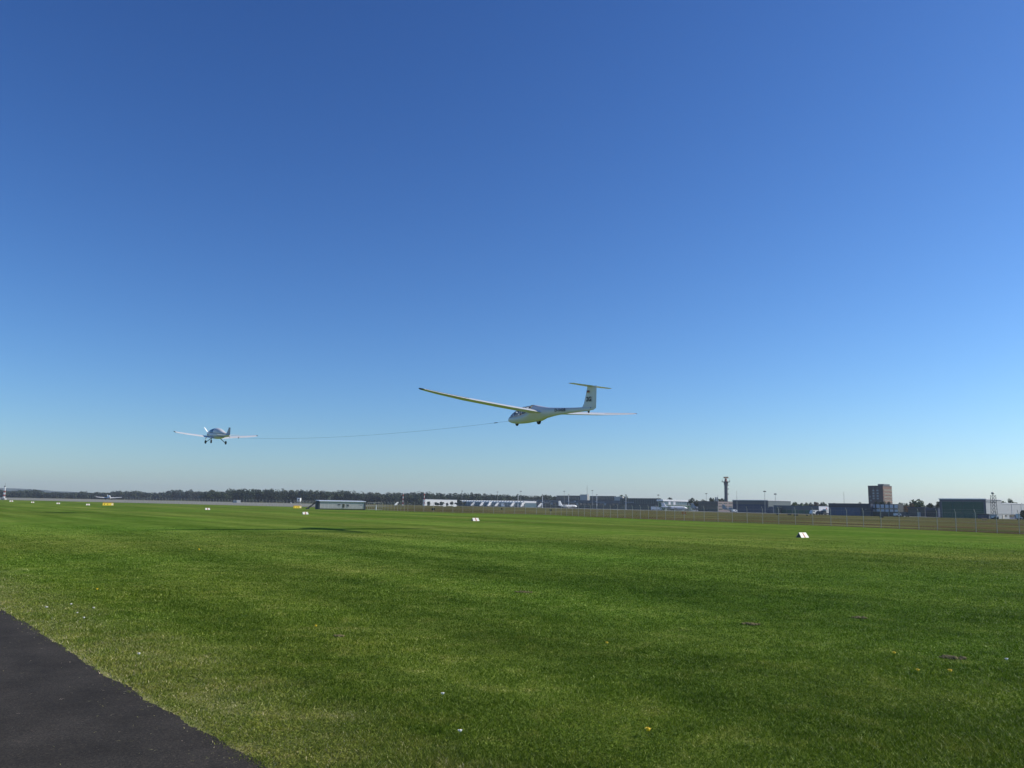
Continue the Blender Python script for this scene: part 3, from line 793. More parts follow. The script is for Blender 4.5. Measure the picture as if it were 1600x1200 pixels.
# small wildflowers and bare patches
def flower(x, y, kind, lab, sc=1.0):
    t = thing('dandelion' if kind == 'y' else 'daisy', lab, 'flower', gp(x, y), random.uniform(0, 6), 'yellow dandelions in the grass' if kind == 'y' else 'white flowers in the grass')
    r = (.022 if kind == 'y' else .018) * sc; z = .062
    m = MB(); m.tube((0, 0, 0), (.004, 0, z), .002, n=5); m.build('stem', mat('stem green', (.08, .14, .03), .6), t)
    m = MB()
    for k in range(14):
        a = 2 * math.pi * k / 14; d = Vector((math.cos(a), math.sin(a), .25)); e = Vector((-math.sin(a), math.cos(a), 0))
        c = Vector((.004, 0, z)); m.add([c, c + d * r * .7 + e * r * .2, c + d * r, c + d * r * .7 - e * r * .2], [(0, 1, 2, 3)])
        if kind == 'y':
            d = Vector((math.cos(a + .2) * .6, math.sin(a + .2) * .6, .6)); m.add([c, c + d * r * .6 + e * r * .2, c + d * r * .9, c + d * r * .6 - e * r * .2], [(0, 1, 2, 3)])
    m.ball((.004, 0, z), r * .62, 8, 6, (1, 1, .8)); m.build('petals', mat('yellow petals', (.85, .62, .02), .6) if kind == 'y' else mat('white petals', (.8, .8, .75), .6), t)
    m = MB(); m.ball((.004, 0, z + r * .45), r * .25, 8, 5, (1, 1, .6)); m.build('flower_head', mat('flower centre', (.75, .45, .02), .7), t)
YF = [(1013, 1151, 'large yellow dandelion at the bottom of the photo right of centre', 1.5), (151, 925, 'yellow dandelion far left, above the white flowers', 1.6), (493, 984, 'yellow dandelion left of centre on mid lawn', 1.3),
      (948, 1011, 'yellow dandelion right of centre on mid lawn', 1.2), (1397, 1027, 'yellow dandelion right, left of the bare soil scuff', 1.4), (1434, 1055, 'yellow dandelion at right, left one of the close pair', 1.3),
      (1485, 1056, 'yellow dandelion at right, below the bare soil scuff', 1.5), (311, 861, 'tiny yellow dandelion under the glider shadow', 2.6)]
for x, y, lab, sc in YF: flower(x, y, 'y', lab, sc)
WF = [(72, 954, 'leftmost white flower by the road verge', 1.6), (111, 949, 'white flower highest in the cluster by the road verge', 1.5), (146, 955, 'rightmost white flower of the verge cluster', 1.5), (131, 971, 'lowest white flower of the verge cluster', 1.4),
      (120, 963, 'white flower in the middle of the verge cluster', 1.3), (217, 1029, 'single white flower near the road edge', 1.4), (691, 1093, 'white flower left of bottom centre', 1.3), (719, 1153, 'pale flower at the bottom centre left', 1.3), (1573, 1037, 'white flower at the right edge of the lawn', 1.6)]
for x, y, lab, sc in WF: flower(x, y, 'w', lab, sc)

def scuff(x, y, w, lab):
    p = gp(x, y); t = tag(None, None) if False else None
    g = random.Random(int(x)); m = MB()
    for k in range(70):
        a = g.uniform(0, 6.28); r_ = (g.random() ** .6) * w / 2
        cx, cy = math.cos(a) * r_, math.sin(a) * r_ * .8; s_ = g.uniform(.006, .020) * (1 + w)
        m.ball((cx, cy, s_ * .2 + .004), s_, 6, 4, (g.uniform(.8, 1.7), g.uniform(.8, 1.4), g.uniform(.35, .6)))
    o = m.build('soil_clump', mat('dry soil', (.17, .135, .05), .95, 0, .55, 25)); o.location = p; o.scale = (.8, .8, 1.5); tag(o, lab, 'soil clump', 'bare soil scuffs in the lawn')
for x, y, w, lab in [(1488, 1029, .42, 'largest bare brown soil scuff, at the right of the lawn'), (819, 926, .5, 'bare soil scuff below the glider on the mid lawn'), 
                     (1173, 976, .4, 'bare soil scuff right of centre on the mid lawn'), (1343, 966, .35, 'small soil scuff on the right mid lawn'), (531, 995, .2, 'small pale soil clump left of centre'), ]:
    scuff(x, y, w, lab)

# ------------------------------------------------------------------ perimeter fences
def chain_mat():
    q = NT('chain link'); tc = q.n('ShaderNodeTexCoord'); sp = q.n('ShaderNodeSeparateXYZ'); q.l(tc.outputs['UV'], sp.inputs[0])
    a = q.math('FRACT', q.math('ADD', sp.outputs[0], sp.outputs[1])); b = q.math('FRACT', q.math('ADD', q.math('SUBTRACT', sp.outputs[0], sp.outputs[1]), 100.0))
    f = q.math('MAXIMUM', q.math('LESS_THAN', a, 0.035), q.math('LESS_THAN', b, 0.035))
    tr = q.n('ShaderNodeBsdfTransparent'); m = q.n('ShaderNodeMixShader'); q.b.inputs['Base Color'].default_value = (.30, .31, .29, 1)
    q.l(f, m.inputs[0]); q.l(tr.outputs[0], m.inputs[1]); q.l(q.b.outputs[0], m.inputs[2]); q.l(m.outputs[0], q.out.inputs[0]); return q.m
CHAIN = chain_mat()
def walk(pts, step):
    out = []; rem = 0.0
    for a, b in zip(pts, pts[1:]):
        L = (b - a).length; d = (b - a) / L; t = rem
        while t < L: out.append((a + d * t, d)); t += step
        rem = t - L
    return out
FH = 2.05
def fence(pts, step, lab, rad):
    ps = walk(pts, step); base = ps[0][0]
    t = thing('perimeter_fence', lab, 'fence', base, 0, 'airport perimeter fences')
    for i, (p, d) in enumerate(ps[:100]):
        q_ = p - base; nrm = Vector((-d.y, d.x, 0)) if d.x < 0 else Vector((d.y, -d.x, 0))
        side = Vector((-.85, -.2, 0))   # outriggers lean outwards
        m = MB(); m.tube((q_.x, q_.y, 0), (q_.x, q_.y, FH), rad, n=6)
        e = Vector((q_.x, q_.y, FH)) - V * .22 - U * -.0 + Vector((0, 0, .34)); m.tube((q_.x, q_.y, FH), e, rad * .85, n=6)
        m.build('post', GALV, t)
    m = MB(); uvl = []
    for (a, d), (b, _) in zip(ps, ps[1:]):
        a = a - base; b = b - base
        for z in (.08, 1.0, FH - .05): m.tube((a.x, a.y, z), (b.x, b.y, z), .008, n=3, cap=False)
        for k in (.35, .9):
            w = -V * .22 * k + Vector((0, 0, FH + .34 * k)); m.tube(a + w, b + w, .005, n=3, cap=False)
    m.build('wires', GALV, t)
    me = bpy.data.meshes.new('mesh_panel'); vs = []; fs = []; uv = []; s_ = 0.0
    for (a, d), (b, _) in zip(ps, ps[1:]):
        L = (b - a).length; a = a - base; b = b - base; k = len(vs)
        vs += [(a.x, a.y, .03), (b.x, b.y, .03), (b.x, b.y, FH - .04), (a.x, a.y, FH - .04)]; fs.append((k, k + 1, k + 2, k + 3))
        uv += [(s_ / .07, 0), ((s_ + L) / .07, 0), ((s_ + L) / .07, (FH - .07) / .07), (s_ / .07, (FH - .07) / .07)]; s_ += L
    me.from_pydata(vs, [], fs); ul = me.uv_layers.new(name='UVMap'); ul.data.foreach_set('uv', [c for p in uv for c in p]); me.materials.append(CHAIN)
    o = bpy.data.objects.new('mesh_panel', me); COL.objects.link(o); o.parent = t
    return t
fence(list(reversed(FP[6:]))+[FP[5]], 2.75, 'tall chain-link perimeter fence with angled post tops, right of the grey hut', .030)
fence([FP[4] + V * .5, FP[3], FP[2], FP[1]], 2.4, 'far chain-link perimeter fence with many close posts, left of the grey hut', .045)

# ------------------------------------------------------------------ long grey hut
hx0 = gp(499.5, 795.9); hd = Vector((1, .55, 0)).normalized(); k_ = kx(569.5); HL = (hx0.x - k_ * hx0.y) / (k_ * hd.y - hd.x); hn = Vector((hd.y, -hd.x, 0))
def local(o, ax): o.rotation_euler = (0, 0, math.atan2(ax.y, ax.x))
hut = thing('equipment_hut', 'long low pale grey hut with ribbed wall, shallow roof and small dark windows', 'hut', hx0); local(hut, hd)
hh = 2.2; dep = 3.0
m = MB(); m.box((HL / 2, dep / 2, .18 + hh / 2 - .1), (HL, dep, hh - .35)); wl = m.build('wall', mat('pale ribbed wall', (.50, .48, .44), .6, 0, .08, 1.5), hut)
m = MB(); k = 0
for i in range(0, 44):
    x = HL * (i + .5) / 44; wide = .10 if i % 4 == 0 else .05
    m.box((x, -.02, .18 + (hh - .35) / 2 + .08), (wide, .045, hh - .5))
m.build('wall_ribs', mat('pale rib', (.62, .62, .60), .6), wl)
m = MB(); m.box((HL / 2, dep / 2, .10), (HL + .1, dep + .1, .2)); m.build('dark_base', BLACK, hut)  # black band draws the shadow along the foot of the hut
m = MB(); m.add([(-.3, -.35, hh - .12), (HL + .3, -.35, hh - .12), (HL + .3, dep + .3, hh + .05), (-.3, dep + .3, hh + .05), (-.3, -.35, hh + .06), (HL + .3, -.35, hh + .06), (HL + .3, dep + .3, hh + .22), (-.3, dep + .3, hh + .22)],
      [(3, 2, 1, 0), (4, 5, 6, 7), (0, 1, 5, 4), (1, 2, 6, 5), (2, 3, 7, 6), (3, 0, 4, 7)]); m.build('roof', mat('pale roof sheet', (.60, .64, .70), .5), hut)
for a, b, z0, z1, nm in ((.395, .455, 1.05, 1.5, 'window'), (.5, .55, .45, 1.55, 'door'), (.60, .645, .75, 1.45, 'window'), (.925, .945, 1.2, 1.4, 'window')):
    m = MB(); m.box((HL * (a + b) / 2, -.06, (z0 + z1) / 2), (HL * (b - a), .06, z1 - z0)); o = m.build(nm, WINDOW if nm == 'window' else mat('dark green door', (.03, .04, .02), .6), hut)
    m = MB()
    for zz in (z0, z1): m.box((HL * (a + b) / 2, -.075, zz), (HL * (b - a) + .1, .08, .06))
    m.build('frame', mat('pale rib', (.62, .62, .60)), o)
for xx in (HL + .19, -.17): m = MB(); m.box((xx, dep / 2, hh / 2 - .1), (.34, dep + .3, hh)); m.build('end_wall', mat('shaded end wall', (.05, .06, .07), .7), hut)  # shade on both ends painted in as a near-black colour
stw = MB(); stw.tube((-2.9, .2, .25), (-.4, .2, hh - .05), .09, n=6); stw.tube((-2.9, 1.4, .25), (-.4, 1.4, hh - .05), .09, n=6)
for i in range(9): f = (i + .5) / 9; stw.box((-2.9 + 2.5 * f, .8, .25 + (hh - .3) * f), (.28, 1.2, .05))
stw.box((-3.0, .8, .15), (.6, 1.3, .3)); stw.build('side_stair', mat('dark steel', (.04, .045, .05), .6), hut)
m = MB(); m.tube((HL * .23, .5, hh), (HL * .23, .5, hh + 1.3), .03, n=6); m.build('antenna', GALV, hut)
# gate posts between hut and fence
p = gp(587.5, 797.2); t = thing('white_post', 'short thick white post at the right end of the grey hut', 'post', p)
m = MB(); m.tube((0, 0, 0), (0, 0, 1.25), .17, n=12); m.build('shaft', WHITEP, t, True); m = MB(); m.ball((0, 0, 1.25), .18, 12, 6, (1, 1, .5)); m.build('cap', WHITEP, t, True)
p0 = gp(571, 797.0) + V * .6; t = thing('steel_gate', 'grey barred steel gate between the hut and the white post', 'gate', p0); local(t, hd); GLn = (gp(585, 797.4) - gp(571, 797)).length
m = MB()
for z in (.15, 1.1, 2.0): m.tube((0, 0, z), (GLn, 0, z), .05, n=6)
for i in range(9): m.tube((GLn * i / 8, 0, .05), (GLn * i / 8, 0, 2.1), .05 if i % 4 == 0 else .03, n=6)
m.build('gate_frame', GALV, t)

# ------------------------------------------------------------------ buildings
class Bld:
    """rectangular block: near corner at px1; front wall runs along a to px0, end wall along b to px2"""
    def __init__(s, name, lab, px0, px1, px2, D, cat='building', a=None, b=None, W=None, L=None, group=None):
        s.a = a or U; s.b = b or V; s.C = at(px1, D); s.D = D; s.px = px1
        k = kx(px0); s.L = L or (s.C.x - k * s.C.y) / (k * s.a.y - s.a.x)
        if W: s.W = W
        else: k = kx(px2); s.W = (k * s.C.y - s.C.x) / (s.b.x - k * s.b.y)
        s.t = thing(name, lab, cat, s.C, 0, group)
        s.O = Vector((0, 0, 0))
    def z(s, y): return zat(s.px, y, s.D)
    def block(s, name, mt, z0, z1, fa=(0, 1), fb=(0, 1), parent=None, grow=0.0):
        m = MB(); c = s.a * (s.L * fa[0] - grow) + s.b * (s.W * fb[0] - grow)
        m.prism(c, s.a, s.L * (fa[1] - fa[0]) + 2 * grow, s.b, s.W * (fb[1] - fb[0]) + 2 * grow, z0, z1)
        return m.build(name, mt, parent or s.t)
    def rects(s, face, lst):
        """thin panels on a wall, MB with (f0,f1,z0,z1)"""
        m = MB()
        for f0, f1, z0, z1 in lst:
            if face == 'a': m.prism(s.a * s.L * f0 - s.b * .12, s.a, s.L * (f1 - f0), s.b, .14, z0, z1)
            else: m.prism(s.b * s.W * f0 - s.a * .12, s.b, s.W * (f1 - f0), s.a, .14, z0, z1)
        return m
    def panel(s, name, mt, face, lst, parent=None): return s.rects(face, lst).build(name, mt, parent or s.t)
    def windows(s, face, cols, rows, f0, f1, fw, zs, h, mt, name='window'):
        for z0 in zs:
            for i in range(cols):
                c = f0 + (f1 - f0) * (i + .5) / cols; s.panel(name, mt, face, [(c - fw / 2, c + fw / 2, z0, z0 + h)])

# green hangar at the right
b = Bld('green_hangar', 'large hangar with dark green sliding doors and white side wall at the right', 1469, 1541.5, 1566, 320)
H_ = b.z(780.6)
b.block('wall', PALE, 0, H_); b.block('roof', ROOFW, H_, H_ + .35, grow=.25)
b.panel('fascia', mat('fascia blue grey', (.10, .11, .125), .5), 'a', [(0.0, 1.0, H_ - .85, H_ - .02)])
for f0, f1 in ((0, .045), (.955, 1)): b.panel('door_frame', mat('fascia blue grey', (.10, .11, .125)), 'a', [(f0, f1, 0, H_ - .86)])
for i in range(4): b.panel('sliding_door', TEAL, 'a', [(.05 + .225 * i, .05 + .225 * i + .22, 0.05, H_ - .9)])
b.panel('eave_band', mat('fascia blue grey', (.10, .11, .125)), 'b', [(0.0, .62, H_ - 1.0, H_ - .7)])
# white hall beyond it
b = Bld('white_hall', 'long plain white hall running off the right edge behind a low dark annex', 1558, 1566, 1700, 352, L=None)
H_ = b.z(786.8); b.block('wall', PALE, 0, H_); b.block('roof', ROOFW, H_, H_ + .3, grow=.2)
b.panel('wall_seam', mat('seam', (.45, .48, .5), .5), 'b', [(x, x + .004, 1.5, H_ - .1) for x in (.1, .2, .3, .4, .5, .6, .7, .8)])
b = Bld('low_annex', 'low dark flat-roofed annex in front of the white hall', 1542, 1545, 1596, 312, L=4)
H_ = b.z(803.2); b.block('wall', NAVY, 0, H_ - .3); b.block('roof', BLACK, H_ - .3, H_, grow=.3)
b.panel('window', WINDOW, 'b', [(.62, .75, .8, 1.5)]); b.panel('door', BLACK, 'b', [(.80, .85, .1, 1.6)])
b = Bld('site_cabin', 'small white cabin with one dark window in front of the low annex', 1557.5, 1558, 1577, 296, 'cabin', L=2.4)
H_ = b.z(804.5); b.block('wall', PALE, .1, H_); b.block('roof', ROOFW, H_, H_ + .08, grow=.1); b.panel('window', WINDOW, 'b', [(.66, .78, 1.0, 1.5)]); b.panel('door', CREAM, 'b', [(.42, .56, .12, 1.55)])
b.block('dark_base', BLACK, 0, .098, grow=-.02)
# dark low hangars left of the green hangar
b = Bld('dark_hangar', 'low dark blue hangar touching the left of the green hangar', 1446, 1466, 1470, 352)
H_ = b.z(794.3); b.block('wall', NAVY, 0, H_); b.block('roof', SLATE, H_, H_ + .25, grow=.3); b.panel('door', DARKB, 'a', [(.1, .9, .05, H_ - .8)])
b = Bld('dark_workshop', 'low dark workshop under the tall trees left of the dark blue hangar', 1419, 1445, 1450, 372)
H_ = b.z(793.6); b.block('wall', DARKB, 0, H_); b.block('roof', NAVY, H_, H_ + .25, grow=.3); b.panel('door', PALE, 'a', [(.25, .45, .05, 1.9)])
# panelled two-storey building
b = Bld('panelled_office', 'two-storey office with two rows of white wall panels below the brick tower', 1361.5, 1404, 1412, 345)
H_ = b.z(788.2); Z = b.z; b.block('wall', DARKB, 0, H_); b.block('roof', SLATE, H_, H_ + .15, grow=.05)
for r_, (za, zb) in enumerate(((Z(794.2), Z(788.6)), (Z(800), Z(796.2)))):
    for i in range(6): b.panel('wall_panel', PANELW, 'a', [(.015 + i / 6, .015 + i / 6 + .122, za, zb)])
b.panel('window_band', WINDOW, 'a', [(.01, .98, Z(796.1), Z(794.3))])
b.panel('door', WINDLT, 'a', [(.93, .97, 0.05, 1.4), (.35, .37, .05, 1.6)])
b.panel('entrance_canopy', PANELW, 'b', [(-.2, 1.6, Z(803.2), Z(802.2))])
# brick tower block
b = Bld('office_tower', 'tall shaded brick tower block with one sunlit striped brown side', 1357.8, 1381, 1395, 600)
H_ = b.z(759.8); Z = b.z; b.block('wall', SHADEBRICK, 0, H_)
b.block('parapet', DARKB, H_, H_ + .5, grow=.08)
b.block('penthouse', SLATE, H_ + .5, Z(756.2), (0.0, .38), (.1, .8))
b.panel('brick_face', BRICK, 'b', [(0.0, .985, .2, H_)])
for k in range(7):
    z0 = 2.4 + k * (H_ - 3.0) / 7
    m = MB(); m.prism(b.b * b.W * .06 - b.a * .2, b.b, b.W * .9, b.a, .1, z0, z0 + .95); m.build('window_band', WINDOW, b.t)
    m = MB(); m.prism(b.b * b.W * .06 - b.a * .24, b.b, b.W * .9, b.a, .14, z0 - .7, z0 - .05); m.build('sill_band', mat('tan concrete band', (.27, .18, .13), .8), b.t)
for yy in (766.3, 770.8, 775, 779):
    for fx in (.36, .64): b.panel('window', WINDLT, 'a', [(fx - .06, fx + .06, Z(yy + 1.3), Z(yy - 1.2))])
for yy, fx in ((776, .88), (782, .83), (763, .36), (763, .64)): b.panel('window', WINDLT if yy > 770 else WINDOW, 'a', [(fx - .03, fx + .03, Z(yy + 1.4), Z(yy - 1.2))])
b.panel('corner_strip', DARKB, 'b', [(.986, 1.0, 0.2, H_)])
# dark blue building
b = Bld('blue_hangar', 'long dark blue building left of the white panelled office', 1295, 1361, 1364, 352)
H_ = b.z(787.3); Z = b.z; b.block('wall', NAVY, 0, H_); b.block('roof', SLATE, H_, H_ + .12, grow=.15)
b.panel('fascia', mat('dark indigo band', (.032, .036, .055), .5), 'a', [(.0, 1, Z(793.2), H_ - .05)])
for i in range(5): b.panel('sliding_door', BLUE, 'a', [(.24 + .15 * i, .24 + .15 * i + .145, .05, Z(793.4))])
b.panel('side_bay', mat('dark indigo band', (.032, .036, .055)), 'a', [(.0, .22, .05, Z(793.4))]); b.panel('window', WINDLT, 'a', [(.10, .13, Z(796.5), Z(795.2))])
# low grey building with white end
b = Bld('low_terminal', 'low blue-grey building with a pale end wall behind the white vans', 1209, 1279, 1295, 425)
H_ = b.z(791.0); Z = b.z; b.block('wall', SLATE, 0, H_); b.block('roof', BAND, H_, H_ + .2, grow=.2)
b.panel('fascia', mat('steel blue band', (.07, .088, .11), .5), 'a', [(0, 1, Z(796.5), H_ - .05)])
b.panel('pale_end_wall', PANELW, 'b', [(0.02, .98, Z(799.5), H_)]); b.panel('red_mark', RED, 'b', [(.7, .8, Z(795.5), Z(793.5))])
for i in range(7): b.panel('door', TEAL, 'a', [(.06 + .13 * i, .06 + .13 * i + .11, .05, Z(797.2))])
# blue and grey hangar
b = Bld('blue_grey_hangar', 'wide hangar with grey upper band and navy doors right of the radar tower', 1145, 1200, 1236, 480)
H_ = b.z(782.2); Z = b.z; b.block('wall', SLATE, 0, H_); b.block('roof', ROOFW, H_, H_ + .3, grow=.3)
b.panel('fascia', mat('grey green band', (.075, .083, .085), .5), 'a', [(0, 1, Z(788.2), H_ - .05)])
for i in range(5): b.panel('sliding_door', mat('navy door', (.020, .036, .090), .5, 0, .12, .3), 'a', [(.03 + .19 * i, .03 + .19 * i + .185, .05, Z(788.3))])
b.panel('pale_end_wall', mat('sunlit end cladding', (.09, .115, .12), .5), 'b', [(0.01, .99, 1.5, H_ - .05)])  # sunlit end made lighter through its cladding colour
b = Bld('round_annex', 'dark rounded annex in front of the grey-banded hangar', 1199, 1208, 1211, 455, L=None); H_ = b.z(791.5)
b.block('wall', NAVY, 0, H_ - .8)
m = MB(); m.prism(b.O + b.a * .5 + b.b * .5, b.a, b.L - 1, b.b, max(b.W - 1, .5), H_ - .8, H_); m.build('roof', NAVY, b.t)
b = Bld('small_shed', 'small dark shed between pale posts beside the rounded annex', 1213, 1219, 1221, 440); H_ = b.z(792.3); b.block('wall', DARKB, 0, H_ - .3); b.block('roof', SLATE, H_ - .3, H_, grow=.2)
# control offices
b = Bld('control_office', 'dark three-storey office with a sunlit brown end at the foot of the radar tower', 1091, 1121.5, 1145, 540)
H_ = b.z(783.8); Z = b.z; b.block('wall', DARKB, 0, H_); b.block('roof', BLACK, H_, H_ + .25, grow=.1)  # shade of the front put into the dark wall; only the lit end is brown
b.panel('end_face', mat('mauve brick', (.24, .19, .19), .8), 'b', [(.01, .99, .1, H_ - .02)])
for za in (785.3, 789.9, 794.6):
    for f0 in (.06, .39, .72):
        m = MB(); m.prism(b.b * b.W * f0 - b.a * .2, b.b, b.W * .24, b.a, .1, Z(za + 2.1), Z(za)); m.build('window', WINDOW, b.t)
for za in (785.5, 790, 794.5):
    for i in range(6): b.panel('window', WINDOW, 'a', [(.04 + i * .16, .04 + i * .16 + .11, Z(za + 2), Z(za))])
for f in (.14, .22):
    c = b.a * b.L * f + b.b * 2.5; m = MB(); m.tube((c.x, c.y, H_ + .25), (c.x, c.y, Z(776.8)), .45, n=12); m.build('flue', PALE, b.t, True)
# terminal east: white roof over glass
b = Bld('glass_departure_hall', 'terminal wing with bright white roof edge over a glazed upper floor', 1036, 1082, 1083, 620, a=-V, b=U, W=5)
H_ = b.z(781.6); Z = b.z; b.block('wall', TEAL, 0, H_ - 1.2); b.block('roof', ROOFW, H_ - 1.2, H_, grow=.6)
for i in range(12): b.panel('window', GLASSWALL if i not in (7, 9) else PANELW, 'a', [(.01 + i * .082, .01 + i * .082 + .074, Z(789.2), H_ - 1.25)])
b.panel('balcony_edge', PALE, 'a', [(0, 1, Z(790.0), Z(789.3))])
for i in range(10): b.panel('door', WINDLT if i % 3 == 0 else DARKB, 'a', [(.03 + i * .095, .03 + i * .095 + .06, .1, 2.6)])
b = Bld('terminal_hall', 'dark green-glazed terminal hall right of the stepped terminal block', 969, 1030.8, 1033, 650)
H_ = b.z(779.2); Z = b.z; b.block('wall', mat('dark green glazing', (.028, .042, .040), .4, 0, .25, .3), 0, H_); b.block('roof', SLATE, H_, H_ + .3, grow=.2)
for i in range(22): b.panel('mullion', mat('green mullion', (.08, .12, .12), .5), 'a', [(.01 + i * .045, .01 + i * .045 + .010, Z(788), H_ - .3)])
b.panel('fascia', DARKB, 'a', [(0, 1, Z(790), Z(788.3))])
b = Bld('terminal_block', 'long dark stepped terminal block with two raised roof sections behind the white business jet', 816, 969, 973, 735)
H_ = b.z(782.6); Z = b.z; b.block('wall', DARKB, 0, H_)
b.panel('fascia', BAND, 'a', [(0, 1, H_ - 2.3, H_ - .05)])
b.block('roof', BAND, H_, H_ + .3, grow=.2)
def frac(px):
    k = kx(px); return ((b.C.x - k * b.C.y) / (k * b.a.y - b.a.x)) / b.L
for x0, x1, yt, nm in ((869, 905.5, 774.3, 'upper_storey'), (921, 959, 775, 'upper_storey')):
    f0, f1 = frac(x1), frac(x0); Dm = (b.C + b.a * b.L * (f0 + f1) / 2).y; zt = zat((x0 + x1) / 2, yt, Dm)
    o = b.block(nm, mat('dark slate storey', (.03, .036, .046), .45, 0, .15, .2), H_ + .3, zt, (f0, f1), (.1, .9)); o['label'] = 'raised dark upper storey'
    for i in range(9):
        f = f0 + (f1 - f0) * (i + .3) / 9; m = MB(); m.prism(b.a * b.L * f + b.b * (b.W * .1 - .12), b.a, b.L * (f1 - f0) / 9 * .55, b.b, .14, H_ + 1.0, zt - .8); m.build('window', WINDOW, o)
for x0, x1, yt, mt_, nm in ((905.6, 917, 772.6, CREAM, 'rooftop_box'), (959.2, 972, 776, CREAM, 'plant_room')):
    f0, f1 = frac(x1), frac(x0); Dm = (b.C + b.a * b.L * (f0 + f1) / 2).y; zt = zat((x0 + x1) / 2, yt, Dm)
    b.block(nm, mt_, H_ + .3, zt, (f0, f1), (.15, .8))
for px in (836, 841, 846.5, 851.5, 856.5, 861, 900, 905, 911):
    f = frac(px); b.panel('skylight', WHITEP, 'a', [(f, f + 3.0 / b.L, H_ - 1.2, H_ - .35)])
for i in range(26): b.panel('window', WINDLT if i % 7 == 3 else WINDOW, 'a', [(.012 + i * .038, .012 + i * .038 + .022, 3.0, 5.2)])
f = frac(911); pm = b.a * b.L * f + b.b * 5; m = MB(); m.tube((pm.x, pm.y, H_), (pm.x, pm.y, H_ + 14), .12, n=6); m.build('roof_mast', DARKMET, b.t)
# gate pier with scalloped white roof
b = Bld('gate_pier', 'long glazed gate pier with a scalloped bright white roof edge', 716, 820, 824, 800, W=14)
H_ = b.z(784.2); Z = b.z; b.block('wall', GLASSWALL, 0, H_ - 1.0)
m = MB()
for i in range(26):
    c0 = b.a * b.L * i / 26 - b.b * 1.0; c1 = b.a * b.L * (i + .93) / 26 - b.b * 1.0; e_ = b.b * (b.W + 1.0); zb = H_ - .98
    m.add([(c0.x, c0.y, zb), (c1.x, c1.y, zb), ((c1 + e_).x, (c1 + e_).y, zb), ((c0 + e_).x, (c0 + e_).y, zb), (c0.x, c0.y, H_ + .9), (c1.x, c1.y, H_ - .3), ((c1 + e_).x, (c1 + e_).y, H_ - .3), ((c0 + e_).x, (c0 + e_).y, H_ + .9)],
          [(3, 2, 1, 0), (4, 5, 6, 7), (0, 1, 5, 4), (1, 2, 6, 5), (2, 3, 7, 6), (3, 0, 4, 7)])
m.build('roof', ROOFW, b.t)
for i in range(18): b.panel('mullion', PALE, 'a', [(.02 + i * .055, .02 + i * .055 + .006, .1, H_ - 1.1)])
b.panel('base_wall', SLATE, 'a', [(0, 1, .05, 1.4)])
# white store, its long wall faces the sun
aF = Vector((-.97, -.24, 0)).normalized(); bF = Vector((-aF.y * -1, 0, 0)); bF = Vector((.24 * -1, .97, 0)).normalized()
b = Bld('white_store', 'plain bright white flat-roofed store half hidden by dark bushes', 664, 714, 715, 800, a=-V, b=U, W=4)
H_ = b.z(781.0); Z = b.z; b.block('wall', WHITEP, 0, H_); b.block('roof', SLATE, H_, H_ + .3, grow=.2); b.panel('door', SLATE, 'a', [(.86, .93, .05, 3.6)])
# little cabins far left
b = Bld('glidepath_cabin', 'small white cabin with a dark window beyond the fence left of the long hut', 464, 469, 473, 520, 'cabin', W=4.0, a=Vector((-.95, -.28, 0)).normalized(), b=Vector((-.1, 1, 0)).normalized())
H_ = b.z(778.2); zc_ = b.z(783.6); b.block('wall', WHITEP, zc_, H_); b.block('roof', PALE, H_, H_ + .15, grow=.1); b.panel('window', WINDOW, 'a', [(.25, .75, H_ - 1.5, H_ - .7)]); 
for fa_ in (.1, .9):
    for fb_ in (.1, .9):
        m = MB(); c = b.a * b.L * fa_ + b.b * b.W * fb_; m.tube((c.x, c.y, 0), (c.x, c.y, zc_), .12, n=6); m.build('leg', GALV, b.t)
b = Bld('small_cabin', 'tiny pale cabin under the wood left of the white cabin', 364, 370, 371, 640, 'cabin', W=3); H_ = b.z(782.0); b.block('wall', PALE, 0, H_); b.block('roof', ROOFW, H_, H_ + .2, grow=.1)

# ------------------------------------------------------------------ radar tower
D = 560; p = at(1135, D); Zt = lambda y: zat(1135, y, D)
t = thing('radar_tower', 'slender grey concrete radar tower with round platform and orange-white head', 'tower', p)
m = MB(); m.lathe((0, 0, 0), (0, 0, 1), [(0, 1.35), (Zt(775), 1.15), (Zt(760), 1.1), (Zt(756), 1.35), (Zt(753.5), 1.5)], 20); m.build('shaft', mat('tower concrete', (.16, .155, .16), .85, 0, .15, .6), t, True)
m = MB(); m.lathe((0, 0, 0), (0, 0, 1), [(Zt(753.5), 2.0), (Zt(753.2), 2.8), (Zt(752.6), 2.8)], 20)
for i in range(14): a = 2 * math.pi * i / 14; m.tube((2.7 * math.cos(a), 2.7 * math.sin(a), Zt(752.6)), (2.7 * math.cos(a), 2.7 * math.sin(a), Zt(750.4)), .04, n=4)
m.build('platform', DARKMET, t)
m = MB(); m.tube((-1.9, 0, Zt(752.8)), (1.9, 0, Zt(752.8)), .06, n=6)
for x, zt in ((-2.4, 747.5), (2.5, 746.5), (-2.7, 750.5)): m.tube((x, 0, Zt(752.8)), (x, 0, Zt(zt)), .05, n=6)
m.build('antenna_rods', GALV, t)
m = MB(); m.tube((0, 0, Zt(752.6)), (0, 0, Zt(747.8)), .85, .75, 14); m.build('equipment_drum', mat('red white drum', (.40, .16, .12), .6), t, True)
m = MB()
for k in range(12):
    a0, a1 = -.9 + k * .15, -.9 + (k + 1) * .15
    m.add([(1.75 * math.sin(a0) * 1.3, -.6 * math.cos(a0), Zt(747.4)), (1.75 * math.sin(a1) * 1.3, -.6 * math.cos(a1), Zt(747.4)), (1.6 * math.sin(a1) * 1.3, -.9 * math.cos(a1), Zt(745)), (1.6 * math.sin(a0) * 1.3, -.9 * math.cos(a0), Zt(745))], [(0, 1, 2, 3), (3, 2, 1, 0)])
